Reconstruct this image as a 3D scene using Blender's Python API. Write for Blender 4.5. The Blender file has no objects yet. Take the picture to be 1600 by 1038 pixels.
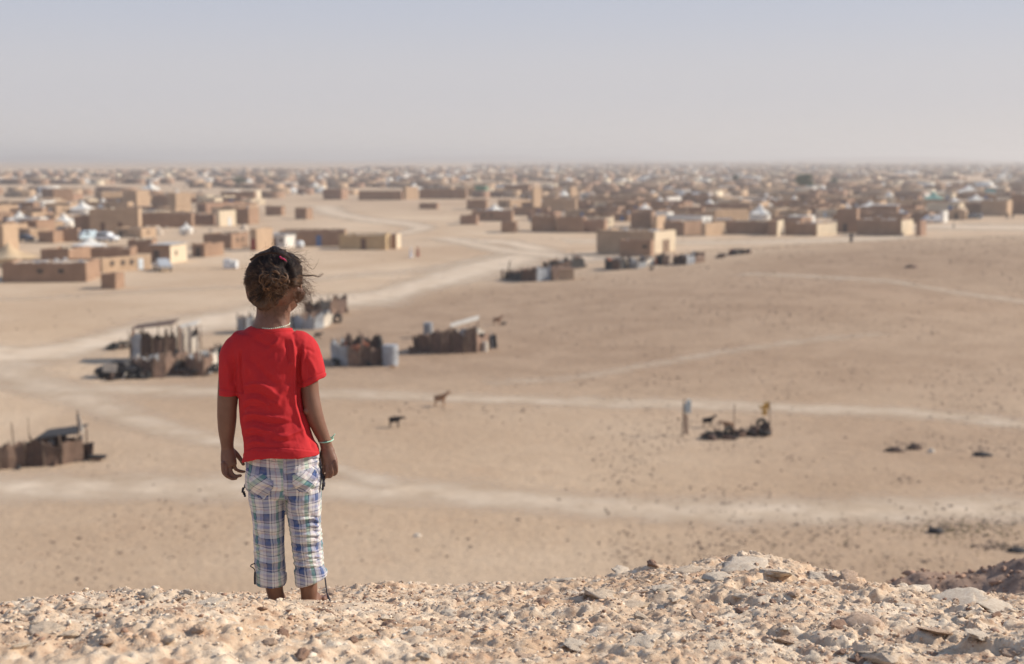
import bpy, bmesh, math, random
import numpy as np
from mathutils import Vector, Matrix, noise as mnoise

random.seed(7)
RNG = np.random.default_rng(11)
S = bpy.context.scene
COL = S.collection
R = math.radians

# ------------------------------------------------------------------ camera
FPX = 50.0 / 36.0 * 1600.0
TH = math.atan(272.0 / FPX)
CT, ST = math.cos(TH), math.sin(TH)
CAM = Vector((0.0, 0.0, 16.0))
cam = bpy.data.cameras.new('camera')
cam.lens = 50.0
cam.sensor_width = 36.0
cam.clip_start = 0.05
cam.clip_end = 40000.0
cam.dof.use_dof = True
cam.dof.focus_distance = 4.08
cam.dof.aperture_fstop = 3.5
cam_o = bpy.data.objects.new('camera', cam)
COL.objects.link(cam_o)
cam_o.location = CAM
cam_o.rotation_euler = (R(90) - TH, 0, 0)
S.camera = cam_o

# ------------------------------------------------------------------ daylight
SUN_AZ = 79.0      # degrees clockwise from the view direction (+Y) towards +X
SUN_EL = 32.0
world = bpy.data.worlds.new('World')
S.world = world
world.use_nodes = True
wn = world.node_tree
wn.nodes.clear()
sky = wn.nodes.new('ShaderNodeTexSky')
sky.sky_type = 'NISHITA'
sky.sun_disc = False
sky.sun_elevation = R(SUN_EL)
sky.sun_rotation = R(SUN_AZ)
sky.altitude = 400
sky.air_density = 1.0
sky.dust_density = 3.0
sky.ozone_density = 2.0
# dusty air: the clear sky is veiled by pale haze that is thickest at the horizon all round
wtc = wn.nodes.new('ShaderNodeTexCoord')
wsep = wn.nodes.new('ShaderNodeSeparateXYZ')
wn.links.new(wtc.outputs['Generated'], wsep.inputs[0])
wcr = wn.nodes.new('ShaderNodeValToRGB')
wcr.color_ramp.interpolation = 'EASE'
el = wcr.color_ramp.elements
el[0].position = 0.0; el[0].color = (0.625, 0.59, 0.58, 1)
el[1].position = 0.115; el[1].color = (0.49, 0.512, 0.592, 1)
for p_, c_ in ((0.05, (0.565, 0.55, 0.58, 1)), (0.4, (0.32, 0.40, 0.56, 1)), (1.0, (0.17, 0.27, 0.47, 1))):
    e_ = el.new(p_); e_.color = c_
wn.links.new(wsep.outputs['Z'], wcr.inputs['Fac'])
bg = wn.nodes.new('ShaderNodeBackground'); bg.inputs['Strength'].default_value = 0.09
wn.links.new(sky.outputs[0], bg.inputs['Color'])
bg2 = wn.nodes.new('ShaderNodeBackground'); bg2.inputs['Strength'].default_value = 1.0
wn.links.new(wcr.outputs[0], bg2.inputs['Color'])
wmx = wn.nodes.new('ShaderNodeMixShader'); wmx.inputs[0].default_value = 0.88
wo = wn.nodes.new('ShaderNodeOutputWorld')
wn.links.new(bg.outputs[0], wmx.inputs[1]); wn.links.new(bg2.outputs[0], wmx.inputs[2])
wn.links.new(wmx.outputs[0], wo.inputs['Surface'])
sd = bpy.data.lights.new('sun', 'SUN')
sd.energy = 4.9
sd.angle = R(0.55)
sd.color = (1.0, 0.91, 0.79)
so = bpy.data.objects.new('sun', sd)
COL.objects.link(so)
SUNV = Vector((math.sin(R(SUN_AZ)) * math.cos(R(SUN_EL)), math.cos(R(SUN_AZ)) * math.cos(R(SUN_EL)), math.sin(R(SUN_EL))))
so.rotation_euler = SUNV.to_track_quat('Z', 'Y').to_euler()
so.location = (30, 20, 60)
S.view_settings.view_transform = 'Standard'
S.view_settings.look = 'None'
S.view_settings.exposure = 0.2
S.view_settings.gamma = 1.0
S.view_settings.use_curve_mapping = False
try:
    S.cycles.volume_bounces = 0
    S.cycles.max_bounces = 6
    S.cycles.transparent_max_bounces = 12
except Exception:
    pass

# ------------------------------------------------------------------ helpers
def tag(o, label=None, cat=None, group=None, kind=None):
    if label: o['label'] = label
    if cat: o['category'] = cat
    if group: o['group'] = group
    if kind: o['kind'] = kind
    return o

def link_mesh(name, me, mat=None, parent=None, loc=None, rz=None):
    o = bpy.data.objects.new(name, me)
    COL.objects.link(o)
    if mat is not None and len(me.materials) == 0:
        me.materials.append(mat)
    if parent is not None: o.parent = parent
    if loc is not None: o.location = loc
    if rz is not None: o.rotation_euler = (0, 0, rz)
    return o

def mk(name, v, f, mat=None, parent=None, smooth=False, loc=None, rz=None):
    me = bpy.data.meshes.new(name)
    me.from_pydata([tuple(p) for p in v], [], f)
    me.update()
    if smooth: me.shade_smooth()
    return link_mesh(name, me, mat, parent, loc, rz)

def mesh_np(name, V, Fq, smooth=False):
    """fast mesh from arrays; Fq is (n,k) of equal-sized faces"""
    V = np.asarray(V, dtype=np.float32); Fq = np.asarray(Fq, dtype=np.int32)
    me = bpy.data.meshes.new(name)
    me.vertices.add(len(V)); me.vertices.foreach_set('co', V.ravel())
    n, k = Fq.shape
    me.loops.add(n * k); me.loops.foreach_set('vertex_index', Fq.ravel())
    me.polygons.add(n)
    me.polygons.foreach_set('loop_start', np.arange(0, n * k, k, dtype=np.int32))
    try:
        me.polygons.foreach_set('loop_total', np.full(n, k, dtype=np.int32))
    except Exception:
        pass
    me.update(calc_edges=True)
    me.validate()
    if smooth: me.shade_smooth()
    return me

def empty(name, loc, rz=0.0):
    o = bpy.data.objects.new(name, None)
    COL.objects.link(o)
    o.empty_display_size = 0.1
    o.location = loc
    o.rotation_euler = (0, 0, rz)
    return o

class MB:
    """collects shapes, builds one mesh object"""
    def __init__(s): s.v = []; s.f = []
    def box(s, x0, x1, y0, y1, z0, z1):
        b = len(s.v)
        s.v += [(x0,y0,z0),(x1,y0,z0),(x1,y1,z0),(x0,y1,z0),(x0,y0,z1),(x1,y0,z1),(x1,y1,z1),(x0,y1,z1)]
        s.f += [(b,b+3,b+2,b+1),(b+4,b+5,b+6,b+7),(b,b+1,b+5,b+4),(b+1,b+2,b+6,b+5),(b+2,b+3,b+7,b+6),(b+3,b,b+4,b+7)]
        return s
    def hexa(s, p):
        b = len(s.v); s.v += [tuple(q) for q in p]
        s.f += [(b,b+3,b+2,b+1),(b+4,b+5,b+6,b+7),(b,b+1,b+5,b+4),(b+1,b+2,b+6,b+5),(b+2,b+3,b+7,b+6),(b+3,b,b+4,b+7)]
        return s
    def tube(s, pts, rad, n=8, cap=True):
        pts = [Vector(p) for p in pts]
        if not hasattr(rad, '__len__'): rad = [rad] * len(pts)
        b = len(s.v)
        for i, p in enumerate(pts):
            t = (pts[min(i+1, len(pts)-1)] - pts[max(i-1, 0)]).normalized()
            a = Vector((0, 0, 1)) if abs(t.z) < 0.9 else Vector((1, 0, 0))
            u = t.cross(a).normalized(); w = t.cross(u)
            for k in range(n):
                q = p + (u * math.cos(2*math.pi*k/n) + w * math.sin(2*math.pi*k/n)) * rad[i]
                s.v.append(tuple(q))
        for i in range(len(pts)-1):
            for k in range(n):
                a0 = b + i*n + k; a1 = b + i*n + (k+1) % n
                s.f.append((a0, a1, a1+n, a0+n))
        if cap:
            s.f.append(tuple(b + k for k in range(n))[::-1])
            s.f.append(tuple(b + (len(pts)-1)*n + k for k in range(n)))
        return s
    def build(s, name, mat, parent=None, smooth=False, loc=None, rz=None):
        return mk(name, s.v, s.f, mat, parent, smooth, loc, rz)

def _hash(ix, iy, iz, seed):
    h = (ix * 374761393 + iy * 668265263 + iz * 2147483647 + seed * 1274126177) & 0xFFFFFFFF
    h = ((h ^ (h >> 13)) * 1274126177) & 0xFFFFFFFF
    h = (h ^ (h >> 16)) & 0xFFFFFF
    return h / float(0xFFFFFF)

def vnoise(x, y, z=None, seed=0):
    x = np.asarray(x, dtype=np.float64); y = np.asarray(y, dtype=np.float64)
    z = np.zeros_like(x) if z is None else np.asarray(z, dtype=np.float64)
    ix, iy, iz = np.floor(x).astype(np.int64), np.floor(y).astype(np.int64), np.floor(z).astype(np.int64)
    fx, fy, fz = x-ix, y-iy, z-iz
    fx = fx*fx*(3-2*fx); fy = fy*fy*(3-2*fy); fz = fz*fz*(3-2*fz)
    r = 0
    for dx in (0, 1):
        for dy in (0, 1):
            for dz in (0, 1):
                w = (fx if dx else 1-fx) * (fy if dy else 1-fy) * (fz if dz else 1-fz)
                r = r + w * _hash(ix+dx, iy+dy, iz+dz, seed)
    return r * 2 - 1

def fbm(x, y, z=None, o=4, seed=0, lac=2.03, gain=0.5):
    a, f, r = 1.0, 1.0, 0
    for i in range(o):
        r = r + a * vnoise(x*f + i*17.3, y*f - i*9.1, None if z is None else z*f + i*5.7, seed+i)
        a *= gain; f *= lac
    return r

# ------------------------------------------------------------------ pixel (1600x1038) -> place
def ray(px, py):
    u = (px - 800) / FPX; v = (py - 519) / FPX
    return Vector((u, CT - v*ST, -ST - v*CT))

def at_y(px, py, Y):
    d = ray(px, py)
    return CAM + d * (Y / d.y)

def terrain(x, y):
    """height of the plain: a broad low rise on the right, faint undulation elsewhere"""
    x = np.asarray(x, dtype=np.float64); y = np.asarray(y, dtype=np.float64)
    m = 5.35 * np.exp(-((np.minimum(x, 88) - 88) / 60.0)**2 - ((y - 196) / 50.0)**2)
    m = m + 0.8 * np.exp(-((x - 25) / 26.0)**2 - ((y - 150) / 40.0)**2)
    u = 0.30 * vnoise(x/34.0, y/34.0, seed=3) * np.clip((y-40)/60.0, 0, 1) * np.clip((400 - y)/100.0, 0, 1)
    return m + u

def tz(x, y): return float(terrain(x, y))

def ground(px, py, far=9000.0):
    d = ray(px, py)
    t = 20.0 * 1.01 ** np.arange(620); lo, hi = None, None
    f = lambda t: CAM.z + d.z*t - terrain(d.x*t, d.y*t)
    g = f(t); k = int(np.argmax(g < 0))
    if not (g < 0).any() or t[k] > far: return CAM + d*far
    a, b = (t[k-1] if k else 20.0), t[k]
    for _ in range(3):
        tt = np.linspace(a, b, 24); g = f(tt); k = int(np.argmax(g < 0))
        if not (g < 0).any(): break
        a, b = tt[max(k-1, 0)], tt[k]
    return CAM + d*float(b)

# ------------------------------------------------------------------ materials
MATS = {}
def nodes(name):
    m = bpy.data.materials.new(name); m.use_nodes = True
    nt = m.node_tree; b = nt.nodes['Principled BSDF']
    return m, nt, b

def rgb(c): return (c[0], c[1], c[2], 1.0)

def mat(name, col, rough=0.85, var=0.25, scale=3.0, col2=None, bump=0.2, bscale=None, metal=0.0, objvar=0.0, spec=0.3, coords='Object', bdist=0.02):
    if name in MATS: return MATS[name]
    m, nt, b = nodes(name)
    tc = nt.nodes.new('ShaderNodeTexCoord')
    nz = nt.nodes.new('ShaderNodeTexNoise'); nz.inputs['Scale'].default_value = scale
    nz.inputs['Detail'].default_value = 6; nz.inputs['Roughness'].default_value = 0.62
    nt.links.new(tc.outputs[coords], nz.inputs['Vector'])
    cr = nt.nodes.new('ShaderNodeValToRGB')
    c2 = col2 if col2 else tuple(max(0, c*(1-var)) for c in col)
    c1 = col if col2 else tuple(min(1, c*(1+var*0.5)) for c in col)
    cr.color_ramp.elements[0].position = 0.32; cr.color_ramp.elements[0].color = rgb(c2)
    cr.color_ramp.elements[1].position = 0.68; cr.color_ramp.elements[1].color = rgb(c1)
    nt.links.new(nz.outputs['Fac'], cr.inputs['Fac'])
    out = cr.outputs['Color']
    if objvar:
        oi = nt.nodes.new('ShaderNodeObjectInfo')
        mr = nt.nodes.new('ShaderNodeMapRange')
        mr.inputs['To Min'].default_value = 1-objvar; mr.inputs['To Max'].default_value = 1+objvar
        nt.links.new(oi.outputs['Random'], mr.inputs['Value'])
        hs = nt.nodes.new('ShaderNodeHueSaturation')
        nt.links.new(mr.outputs[0], hs.inputs['Value'])
        nt.links.new(out, hs.inputs['Color']); out = hs.outputs['Color']
    nt.links.new(out, b.inputs['Base Color'])
    b.inputs['Roughness'].default_value = rough
    b.inputs['Metallic'].default_value = metal
    b.inputs['Specular IOR Level'].default_value = spec
    if bump:
        n2 = nt.nodes.new('ShaderNodeTexNoise'); n2.inputs['Scale'].default_value = bscale or scale*4
        n2.inputs['Detail'].default_value = 5
        nt.links.new(tc.outputs[coords], n2.inputs['Vector'])
        bp = nt.nodes.new('ShaderNodeBump'); bp.inputs['Strength'].default_value = bump
        bp.inputs['Distance'].default_value = bdist
        nt.links.new(n2.outputs['Fac'], bp.inputs['Height'])
        nt.links.new(bp.outputs[0], b.inputs['Normal'])
    MATS[name] = m
    return m
# ================================================================== THE PLAIN
def lines(a, b, step, lo, hi, grow=1.12):
    c = list(np.arange(a, b + 0.1, step))
    s = step
    while c[0] > lo: s *= grow; c.insert(0, c[0] - s)
    s = step
    while c[-1] < hi: s *= grow; c.append(c[-1] + s)
    return np.array(c)

HX = 10500.0
gx = lines(-120, 190, 2.5, -HX, HX); gy = lines(15, 420, 2.5, -400, HX)
gx[0], gx[-1], gy[-1] = -HX, HX, HX
GX, GY = np.meshgrid(gx, gy)
GZ = terrain(GX, GY)
nxg, nyg = len(gx), len(gy)
idx = np.arange(nxg * nyg).reshape(nyg, nxg)
Q = np.stack([idx[:-1, :-1], idx[:-1, 1:], idx[1:, 1:], idx[1:, :-1]], -1).reshape(-1, 4)
gme = mesh_np('desert_ground', np.stack([GX, GY, GZ], -1).reshape(-1, 3), Q, smooth=True)
# how stony the surface is (dark gravel lag on the rise, bare blown sand in the flats)
stony = np.clip(GZ / 1.4, 0, 1) * 0.75
stony = stony + 0.55 * np.clip((110 - GY)/40.0, 0, 1) * np.clip((GX + 5) / 25.0, 0, 1)
stony = stony + 0.28 * vnoise(GX/22.0, GY/30.0, seed=21) + 0.12
_u = GX/(GY*CT + 16*ST + 1e-6)*FPX + 800
_pyv = 247 + FPX*(16-GZ)/np.maximum(GY, 1)
_edge = np.interp(_u, [-400, 0, 200, 340, 480, 600, 700, 800, 870, 940, 1180, 1400, 1600, 2000], [900, 700, 600, 560, 497, 470, 446, 424, 412, 412, 392, 371, 367, 362])
_in = 1/(1+np.exp(-np.clip((_pyv - _edge - 4)/7.0, -30, 30)))
_dn = np.clip((_pyv-560)/90.0, 0, 1)
stony = _in*(0.95 - 0.50*_dn + 0.28*np.clip((_pyv-640)/40, 0, 1)*np.clip((_u-1000)/300, 0, 1)) + 0.22*vnoise(GX/22.0, GY/30.0, seed=21) + 0.06*(1-_in)
stony = np.where((GY > 420) | (GY < 0), 0.25, stony)
at = gme.attributes.new('stony', 'FLOAT', 'POINT')
at.data.foreach_set('value', np.clip(stony, 0, 1).ravel().astype(np.float32))

def ground_material():
    m, nt, b = nodes('desert_sand')
    L = nt.links.new
    tc = nt.nodes.new('ShaderNodeTexCoord')
    at = nt.nodes.new('ShaderNodeAttribute'); at.attribute_name = 'stony'
    def noise(scale, detail=5, rough=0.55):
        n = nt.nodes.new('ShaderNodeTexNoise'); n.inputs['Scale'].default_value = scale
        n.inputs['Detail'].default_value = detail; n.inputs['Roughness'].default_value = rough
        L(tc.outputs['Object'], n.inputs['Vector']); return n
    def mixc(a, bb, f, mode='MIX'):
        x = nt.nodes.new('ShaderNodeMix'); x.data_type = 'RGBA'; x.blend_type = mode
        if isinstance(a, tuple): x.inputs['A'].default_value = rgb(a)
        else: L(a, x.inputs['A'])
        if isinstance(bb, tuple): x.inputs['B'].default_value = rgb(bb)
        else: L(bb, x.inputs['B'])
        if isinstance(f, float): x.inputs['Factor'].default_value = f
        else: L(f, x.inputs['Factor'])
        return x.outputs['Result']
    def ramp(src, p0, p1, v0=0.0, v1=1.0):
        mr = nt.nodes.new('ShaderNodeMapRange'); mr.inputs['From Min'].default_value = p0
        mr.inputs['From Max'].default_value = p1; mr.inputs['To Min'].default_value = v0; mr.inputs['To Max'].default_value = v1
        mr.interpolation_type = 'SMOOTHSTEP'
        L(src, mr.inputs['Value']); return mr.outputs[0]
    big = noise(0.035, 5, 0.6); mid = noise(0.22, 6, 0.62); far = noise(0.0035, 6, 0.6)
    sand = mixc((0.50, 0.358, 0.234), (0.60, 0.455, 0.315), ramp(big.outputs['Fac'], 0.36, 0.64))
    sand = mixc(sand, (0.41, 0.275, 0.175), ramp(mid.outputs['Fac'], 0.52, 0.75, 0, 0.45))
    sand = mixc(sand, (0.36, 0.21, 0.13), ramp(far.outputs['Fac'], 0.5, 0.7, 0, 0.45))
    # brown gravel lag
    lag = mixc((0.295, 0.195, 0.126), (0.365, 0.25, 0.166), ramp(mid.outputs['Fac'], 0.4, 0.62))
    f1 = nt.nodes.new('ShaderNodeMath'); f1.operation = 'MULTIPLY'; f1.inputs[1].default_value = 0.85
    L(at.outputs['Fac'], f1.inputs[0])
    col = mixc(sand, lag, f1.outputs[0])
    # single pebbles and clots of gravel
    fine = noise(2.3, 5, 0.7)
    thr = ramp(at.outputs['Fac'], 0.0, 1.0, 0.66, 0.55)
    sub = nt.nodes.new('ShaderNodeMath'); sub.operation = 'SUBTRACT'
    L(fine.outputs['Fac'], sub.inputs[0]); L(thr, sub.inputs[1])
    f2 = ramp(sub.outputs[0], 0.0, 0.10, 0, 0.62)
    col = mixc(col, (0.20, 0.135, 0.095), f2)
    grit = noise(7.0, 3, 0.7)
    col = mixc(col, (0.25, 0.17, 0.12), ramp(grit.outputs['Fac'], 0.54, 0.66, 0, 0.6))
    col = mixc(col, (0.62, 0.50, 0.38), ramp(grit.outputs['Fac'], 0.42, 0.30, 0, 0.4))
    L(col, b.inputs['Base Color'])
    b.inputs['Roughness'].default_value = 0.95
    b.inputs['Specular IOR Level'].default_value = 0.1
    n3 = noise(1.1, 8, 0.65)
    bp = nt.nodes.new('ShaderNodeBump'); bp.inputs['Strength'].default_value = 0.6; bp.inputs['Distance'].default_value = 0.22
    L(n3.outputs['Fac'], bp.inputs['Height']); L(bp.outputs[0], b.inputs['Normal'])
    return m
GM = ground_material()
ground_o = link_mesh('desert_ground', gme, GM)
tag(ground_o, 'wide sandy desert plain scattered with brown gravel', kind='structure')

# ------------------------------------------------------------------ dirt tracks: pale dust strips lying on the plain
def track_material():
    m, nt, b = nodes('track_dust')
    L = nt.links.new
    tc = nt.nodes.new('ShaderNodeTexCoord')
    n = nt.nodes.new('ShaderNodeTexNoise'); n.inputs['Scale'].default_value = 0.35; n.inputs['Detail'].default_value = 6
    L(tc.outputs['Object'], n.inputs['Vector'])
    cr = nt.nodes.new('ShaderNodeValToRGB')
    cr.color_ramp.elements[0].position = 0.3; cr.color_ramp.elements[0].color = (0.555, 0.425, 0.30, 1)
    cr.color_ramp.elements[1].position = 0.7; cr.color_ramp.elements[1].color = (0.665, 0.54, 0.41, 1)
    L(n.outputs['Fac'], cr.inputs['Fac']); L(cr.outputs[0], b.inputs['Base Color'])
    b.inputs['Roughness'].default_value = 0.95; b.inputs['Specular IOR Level'].default_value = 0.1
    at = nt.nodes.new('ShaderNodeAttribute'); at.attribute_name = 'wear'
    n2 = nt.nodes.new('ShaderNodeTexNoise'); n2.inputs['Scale'].default_value = 0.45; n2.inputs['Detail'].default_value = 8
    n2.inputs['Roughness'].default_value = 0.7
    L(tc.outputs['Object'], n2.inputs['Vector'])
    ad = nt.nodes.new('ShaderNodeMath'); ad.operation = 'ADD'
    L(at.outputs['Fac'], ad.inputs[0]); L(n2.outputs['Fac'], ad.inputs[1])
    mr = nt.nodes.new('ShaderNodeMapRange'); mr.inputs['From Min'].default_value = 0.60; mr.inputs['From Max'].default_value = 1.45
    L(ad.outputs[0], mr.inputs['Value']); L(mr.outputs[0], b.inputs['Alpha'])
    return m
TM = track_material()

def catmull(P, n):
    P = [np.array(p, float) for p in P]
    P = [2*P[0]-P[1]] + P + [2*P[-1]-P[-2]]
    out = []
    for i in range(1, len(P)-2):
        for k in range(n):
            t = k/n
            a, b_, c, d = P[i-1], P[i], P[i+1], P[i+2]
            out.append(0.5*((2*b_) + (-a+c)*t + (2*a-5*b_+4*c-d)*t*t + (-a+3*b_-3*c+d)*t**3))
    out.append(P[-2]); return np.array(out)

def track(pix, wpx, strength, label, lift):
    """pix: picture points the track runs through; wpx: how many pixels tall it looks"""
    pts = []
    for (px, py), w in zip(pix, wpx):
        g = ground(px, py); g2 = ground(px, py - w/2.0); g3 = ground(px, py + w/2.0)
        pts.append((g.x, g.y, abs(g2.y - g3.y)))
    C = catmull(pts, 10)
    T = np.gradient(C[:, :2], axis=0); T /= np.linalg.norm(T, axis=1)[:, None] + 1e-9
    Nn = np.stack([-T[:, 1], T[:, 0]], -1)
    # the apparent height is mostly along y: width across = dy * |Ny|, kept sane
    W = np.clip(C[:, 2] * np.clip(np.abs(Nn[:, 1]), 0.35, 1), 2.0, 34.0) * 1.75
    ks = np.linspace(-1, 1, 13)
    V = []; wear = []
    for i in range(len(C)):
        for k in ks:
            jit = 1 + 0.18 * float(vnoise(C[i, 0]/9.0, C[i, 1]/9.0 + (5 if k > 0 else 0), seed=5))
            x = C[i, 0] + Nn[i, 0]*k*W[i]/2*jit; y = C[i, 1] + Nn[i, 1]*k*W[i]/2*jit
            V.append((x, y)); wear.append((math.cos(k*math.pi)*0.5+0.5)**0.8 * strength)
    V = np.array(V); Z = terrain(V[:, 0], V[:, 1]) + lift
    ids = np.arange(len(V)).reshape(len(C), len(ks))
    q = np.stack([ids[:-1, :-1], ids[:-1, 1:], ids[1:, 1:], ids[1:, :-1]], -1).reshape(-1, 4)
    me = mesh_np('dirt_track', np.column_stack([V, Z]), q, True)
    a = me.attributes.new('wear', 'FLOAT', 'POINT'); a.data.foreach_set('value', np.array(wear, np.float32))
    o = link_mesh('dirt_track', me, TM)
    return tag(o, label, kind='structure')

track([(-160,768),(0,764),(200,763),(400,764),(560,766),(700,771),(850,783),(1000,795),(1200,801),(1400,799),(1560,796),(1760,792)],
      [46,46,46,44,42,42,42,44,46,46,44,44], 0.80, 'broad pale dirt track crossing the plain just below the ridge', 0.010)
track([(-160,590),(0,600),(120,607),(350,613),(560,617),(700,622),(850,627),(1000,631),(1150,634),(1300,640),(1450,649),(1600,664),(1760,680)],
      [30,26,20,16,15,15,16,17,19,20,21,22,22], 0.72, 'pale dirt track passing behind the pole and the goats', 0.012)
track([(-160,570),(0,556),(100,545),(200,524),(330,503),(480,476),(600,460),(700,434),(790,408),(835,392),(800,380),(745,376),(700,372)],
      [50,50,48,46,50,40,30,28,22,14,8,7,7], 1.0, 'wide whitish track curving from the left edge up to the far houses', 0.016)
track([(0,566),(40,594),(120,622),(200,652),(280,676),(380,697),(500,726),(620,762)],
      [40,32,26,24,22,20,18,18], 0.72, 'pale track branching down from the left towards the child', 0.020)
track([(505,322),(520,332),(560,341),(600,346),(640,351),(660,356),(640,363),(600,368)],
      [5,6,7,8,8,7,6,5], 0.9, 'short whitish curving track in the open ground before the far town', 0.010)
track([(690,372),(760,386),(850,398),(930,404),(1000,402)],
      [8,10,12,10,6], 0.9, 'pale dusty apron beside the cream cube building', 0.018)
track([(760,600),(900,590),(1000,573),(1120,552),(1250,534),(1380,521)],
      [10,10,10,9,8,6], 0.5, 'faint worn path climbing the stony rise', 0.010)
track([(1160,428),(1300,434),(1400,441),(1480,455),(1560,466),(1700,486)],
      [6,7,8,9,10,11], 0.6, 'faint path across the top of the stony rise', 0.010)
track([(380,452),(470,440),(560,430),(640,424),(720,412),(790,396)],
      [9,9,9,8,7,6], 0.62, 'second thin track joining the whitish one from the left', 0.022)
track([(-100,470),(60,466),(180,458),(300,452),(390,448)],
      [8,8,8,8,7], 0.5, 'faint wheel-worn strip in front of the left houses', 0.024)
track([(880,377),(1000,378),(1150,379),(1300,376),(1420,369)],
      [5,6,7,6,4], 0.85, 'pale street running behind the rise below the front houses', 0.010)
track([(1440,352),(1520,355),(1620,356),(1760,357)],
      [14,20,22,22], 0.9, 'pale open square beside the right-hand houses', 0.010)

# ------------------------------------------------------------------ loose stones on the plain
def rock_variants(n, sub=0, seed=1, flat=0.65):
    out = []
    rg = random.Random(seed)
    for i in range(n):
        bm = bmesh.new()
        for k in range(11 if not sub else 17):
            v = Vector((rg.gauss(0, 1), rg.gauss(0, 1), rg.gauss(0, 1))).normalized() * rg.uniform(0.8, 1.08)
            bm.verts.new((v.x, v.y * rg.uniform(0.7, 1), v.z * flat))
        r = bmesh.ops.convex_hull(bm, input=bm.verts)
        for g in r['geom_interior']:
            if isinstance(g, bmesh.types.BMVert): bm.verts.remove(g)
        if sub:
            bmesh.ops.subdivide_edges(bm, edges=bm.edges, cuts=sub, use_grid_fill=True)
            bmesh.ops.triangulate(bm, faces=bm.faces)
            for v in bm.verts:
                d = mnoise.fractal(v.co*2.2 + Vector((i*7, 0, 0)), 0.8, 2.1, 4)
                v.co += v.co.normalized() * d * 0.22
        else:
            bmesh.ops.triangulate(bm, faces=bm.faces)
        bm.verts.ensure_lookup_table(); bm.verts.index_update()
        V = np.array([v.co[:] for v in bm.verts]); F = np.array([[w.index for w in f.verts] for f in bm.faces])
        bm.free(); out.append((V, F))
    return out

def scatter_mesh(name, variants, pos, size, mat_, rg, smooth=False, flatten=None):
    Vs, Fs = [], []; off = 0
    for (p, s) in zip(pos, size):
        V, F = variants[rg.integers(len(variants))]
        a = rg.uniform(0, 6.283); t = rg.uniform(-0.5, 0.5); c, s_ = math.cos(a), math.sin(a); ct, st = math.cos(t), math.sin(t)
        M = np.array([[c, -s_, 0], [s_, c, 0], [0, 0, 1]]) @ np.array([[1, 0, 0], [0, ct, -st], [0, st, ct]])
        sc = np.array([s * rg.uniform(0.75, 1.3), s * rg.uniform(0.75, 1.2), s * rg.uniform(0.6, 1.0)])
        Vs.append((V * sc) @ M.T + np.array(p)); Fs.append(F + off); off += len(V)
    me = mesh_np(name, np.concatenate(Vs), np.concatenate(Fs), smooth)
    me.materials.append(mat_)
    return me

plain_stone = mat('plain_stone', (0.20, 0.14, 0.10), var=0.5, scale=0.35, col2=(0.10, 0.07, 0.055), bump=0)
pv = rock_variants(14, 0, 3, 0.55)
P_, S_ = [], []
rg = np.random.default_rng(5)
while len(P_) < 13000:
    px = rg.uniform(-60, 1660); py = rg.uniform(372, 935)
    v = py - 247
    D = 16*FPX/v
    if rg.uniform() > min(1.0, (D/190.0)**1.0 * 0.9 + 0.12): continue
    x = (px-800)/FPX*D; y = D
    st_ = tz(x, y)/1.5 + (0.5 if (y < 110 and x > 4) else 0.08) + 0.35*float(vnoise(x/7, y/9, seed=8))
    st_ *= np.clip(0.55 + 1.3*float(fbm(x/5.0, y/9.0, o=3, seed=18)), 0.05, 1.5)
    if rg.uniform() > st_ * 0.9: continue
    z = tz(x, y)
    s = 0.024 + 0.028*rg.exponential()
    s = min(s, 0.12) * (0.75 + D/260.0)
    P_.append((x, y, z + s*0.1)); S_.append(s)
# a darker scatter of scree and rubbish near the right edge
for cx, cy, n, sx, sy in ((1520, 828, 420, 120, 22), (1570, 868, 120, 40, 5), (1590, 868, 70, 25, 4), (1425, 703, 70, 40, 4), (1550, 707, 80, 50, 8),
                          (1430, 760, 50, 30, 7), (300, 850, 50, 300, 40), (760, 850, 60, 330, 40), (1250, 850, 150, 120, 30), (930, 525, 60, 60, 5)):
    for k in range(n):
        px = rg.normal(cx, sx*0.6); py = rg.normal(cy, sy*0.6)
        D = 16*FPX/(py-247); x = (px-800)/FPX*D; s = min(0.13, 0.03+0.025*rg.exponential())
        P_.append((x, D, tz(x, D) + s*0.15)); S_.append(s)
o = link_mesh('scattered_stones', scatter_mesh('scattered_stones', pv, P_, S_, plain_stone, rg))
tag(o, 'dark brown stones scattered over the plain and the stony rise', 'stones', kind='stuff')

# ------------------------------------------------------------------ far hills at the edge of the plain
def hills(name, Y, seed, h, x0, x1, label):
    xs = np.linspace(x0, x1, 260); ds = np.linspace(-1, 1, 13)
    X, Dd = np.meshgrid(xs, ds)
    prof = np.clip(0.55 + 0.6*fbm(X/900.0, np.full_like(X, seed), o=5, seed=seed), 0.05, 2.0)
    edge = np.clip((X - x0)/700.0, 0, 1) * np.clip((x1 - X)/700.0, 0, 1)
    Z = -2 + h * prof * edge * (1-np.abs(Dd)**1.5) + 1.0*fbm(X/160.0, Dd*3, o=3, seed=seed+3)*(1-np.abs(Dd))
    Yv = Y + Dd * 420 + 160*vnoise(X/1300.0, Dd*0, seed=seed+9)
    idn = np.arange(X.size).reshape(X.shape)
    q = np.stack([idn[:-1, :-1], idn[:-1, 1:], idn[1:, 1:], idn[1:, :-1]], -1).reshape(-1, 4)
    me = mesh_np(name, np.stack([X, Yv, Z], -1).reshape(-1, 3), q, True)
    o = link_mesh(name, me, mat('hill_rock', (0.30, 0.20, 0.15), var=0.4, scale=0.01, bump=0))
    return tag(o, label, kind='structure')
hills('far_hills', 8600, 2, 30, -4600, 1200, 'long low bluish hills along the left horizon')
hills('far_hills', 7000, 13, 23, 900, 4300, 'very low dark ridge line along the right horizon')

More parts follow.
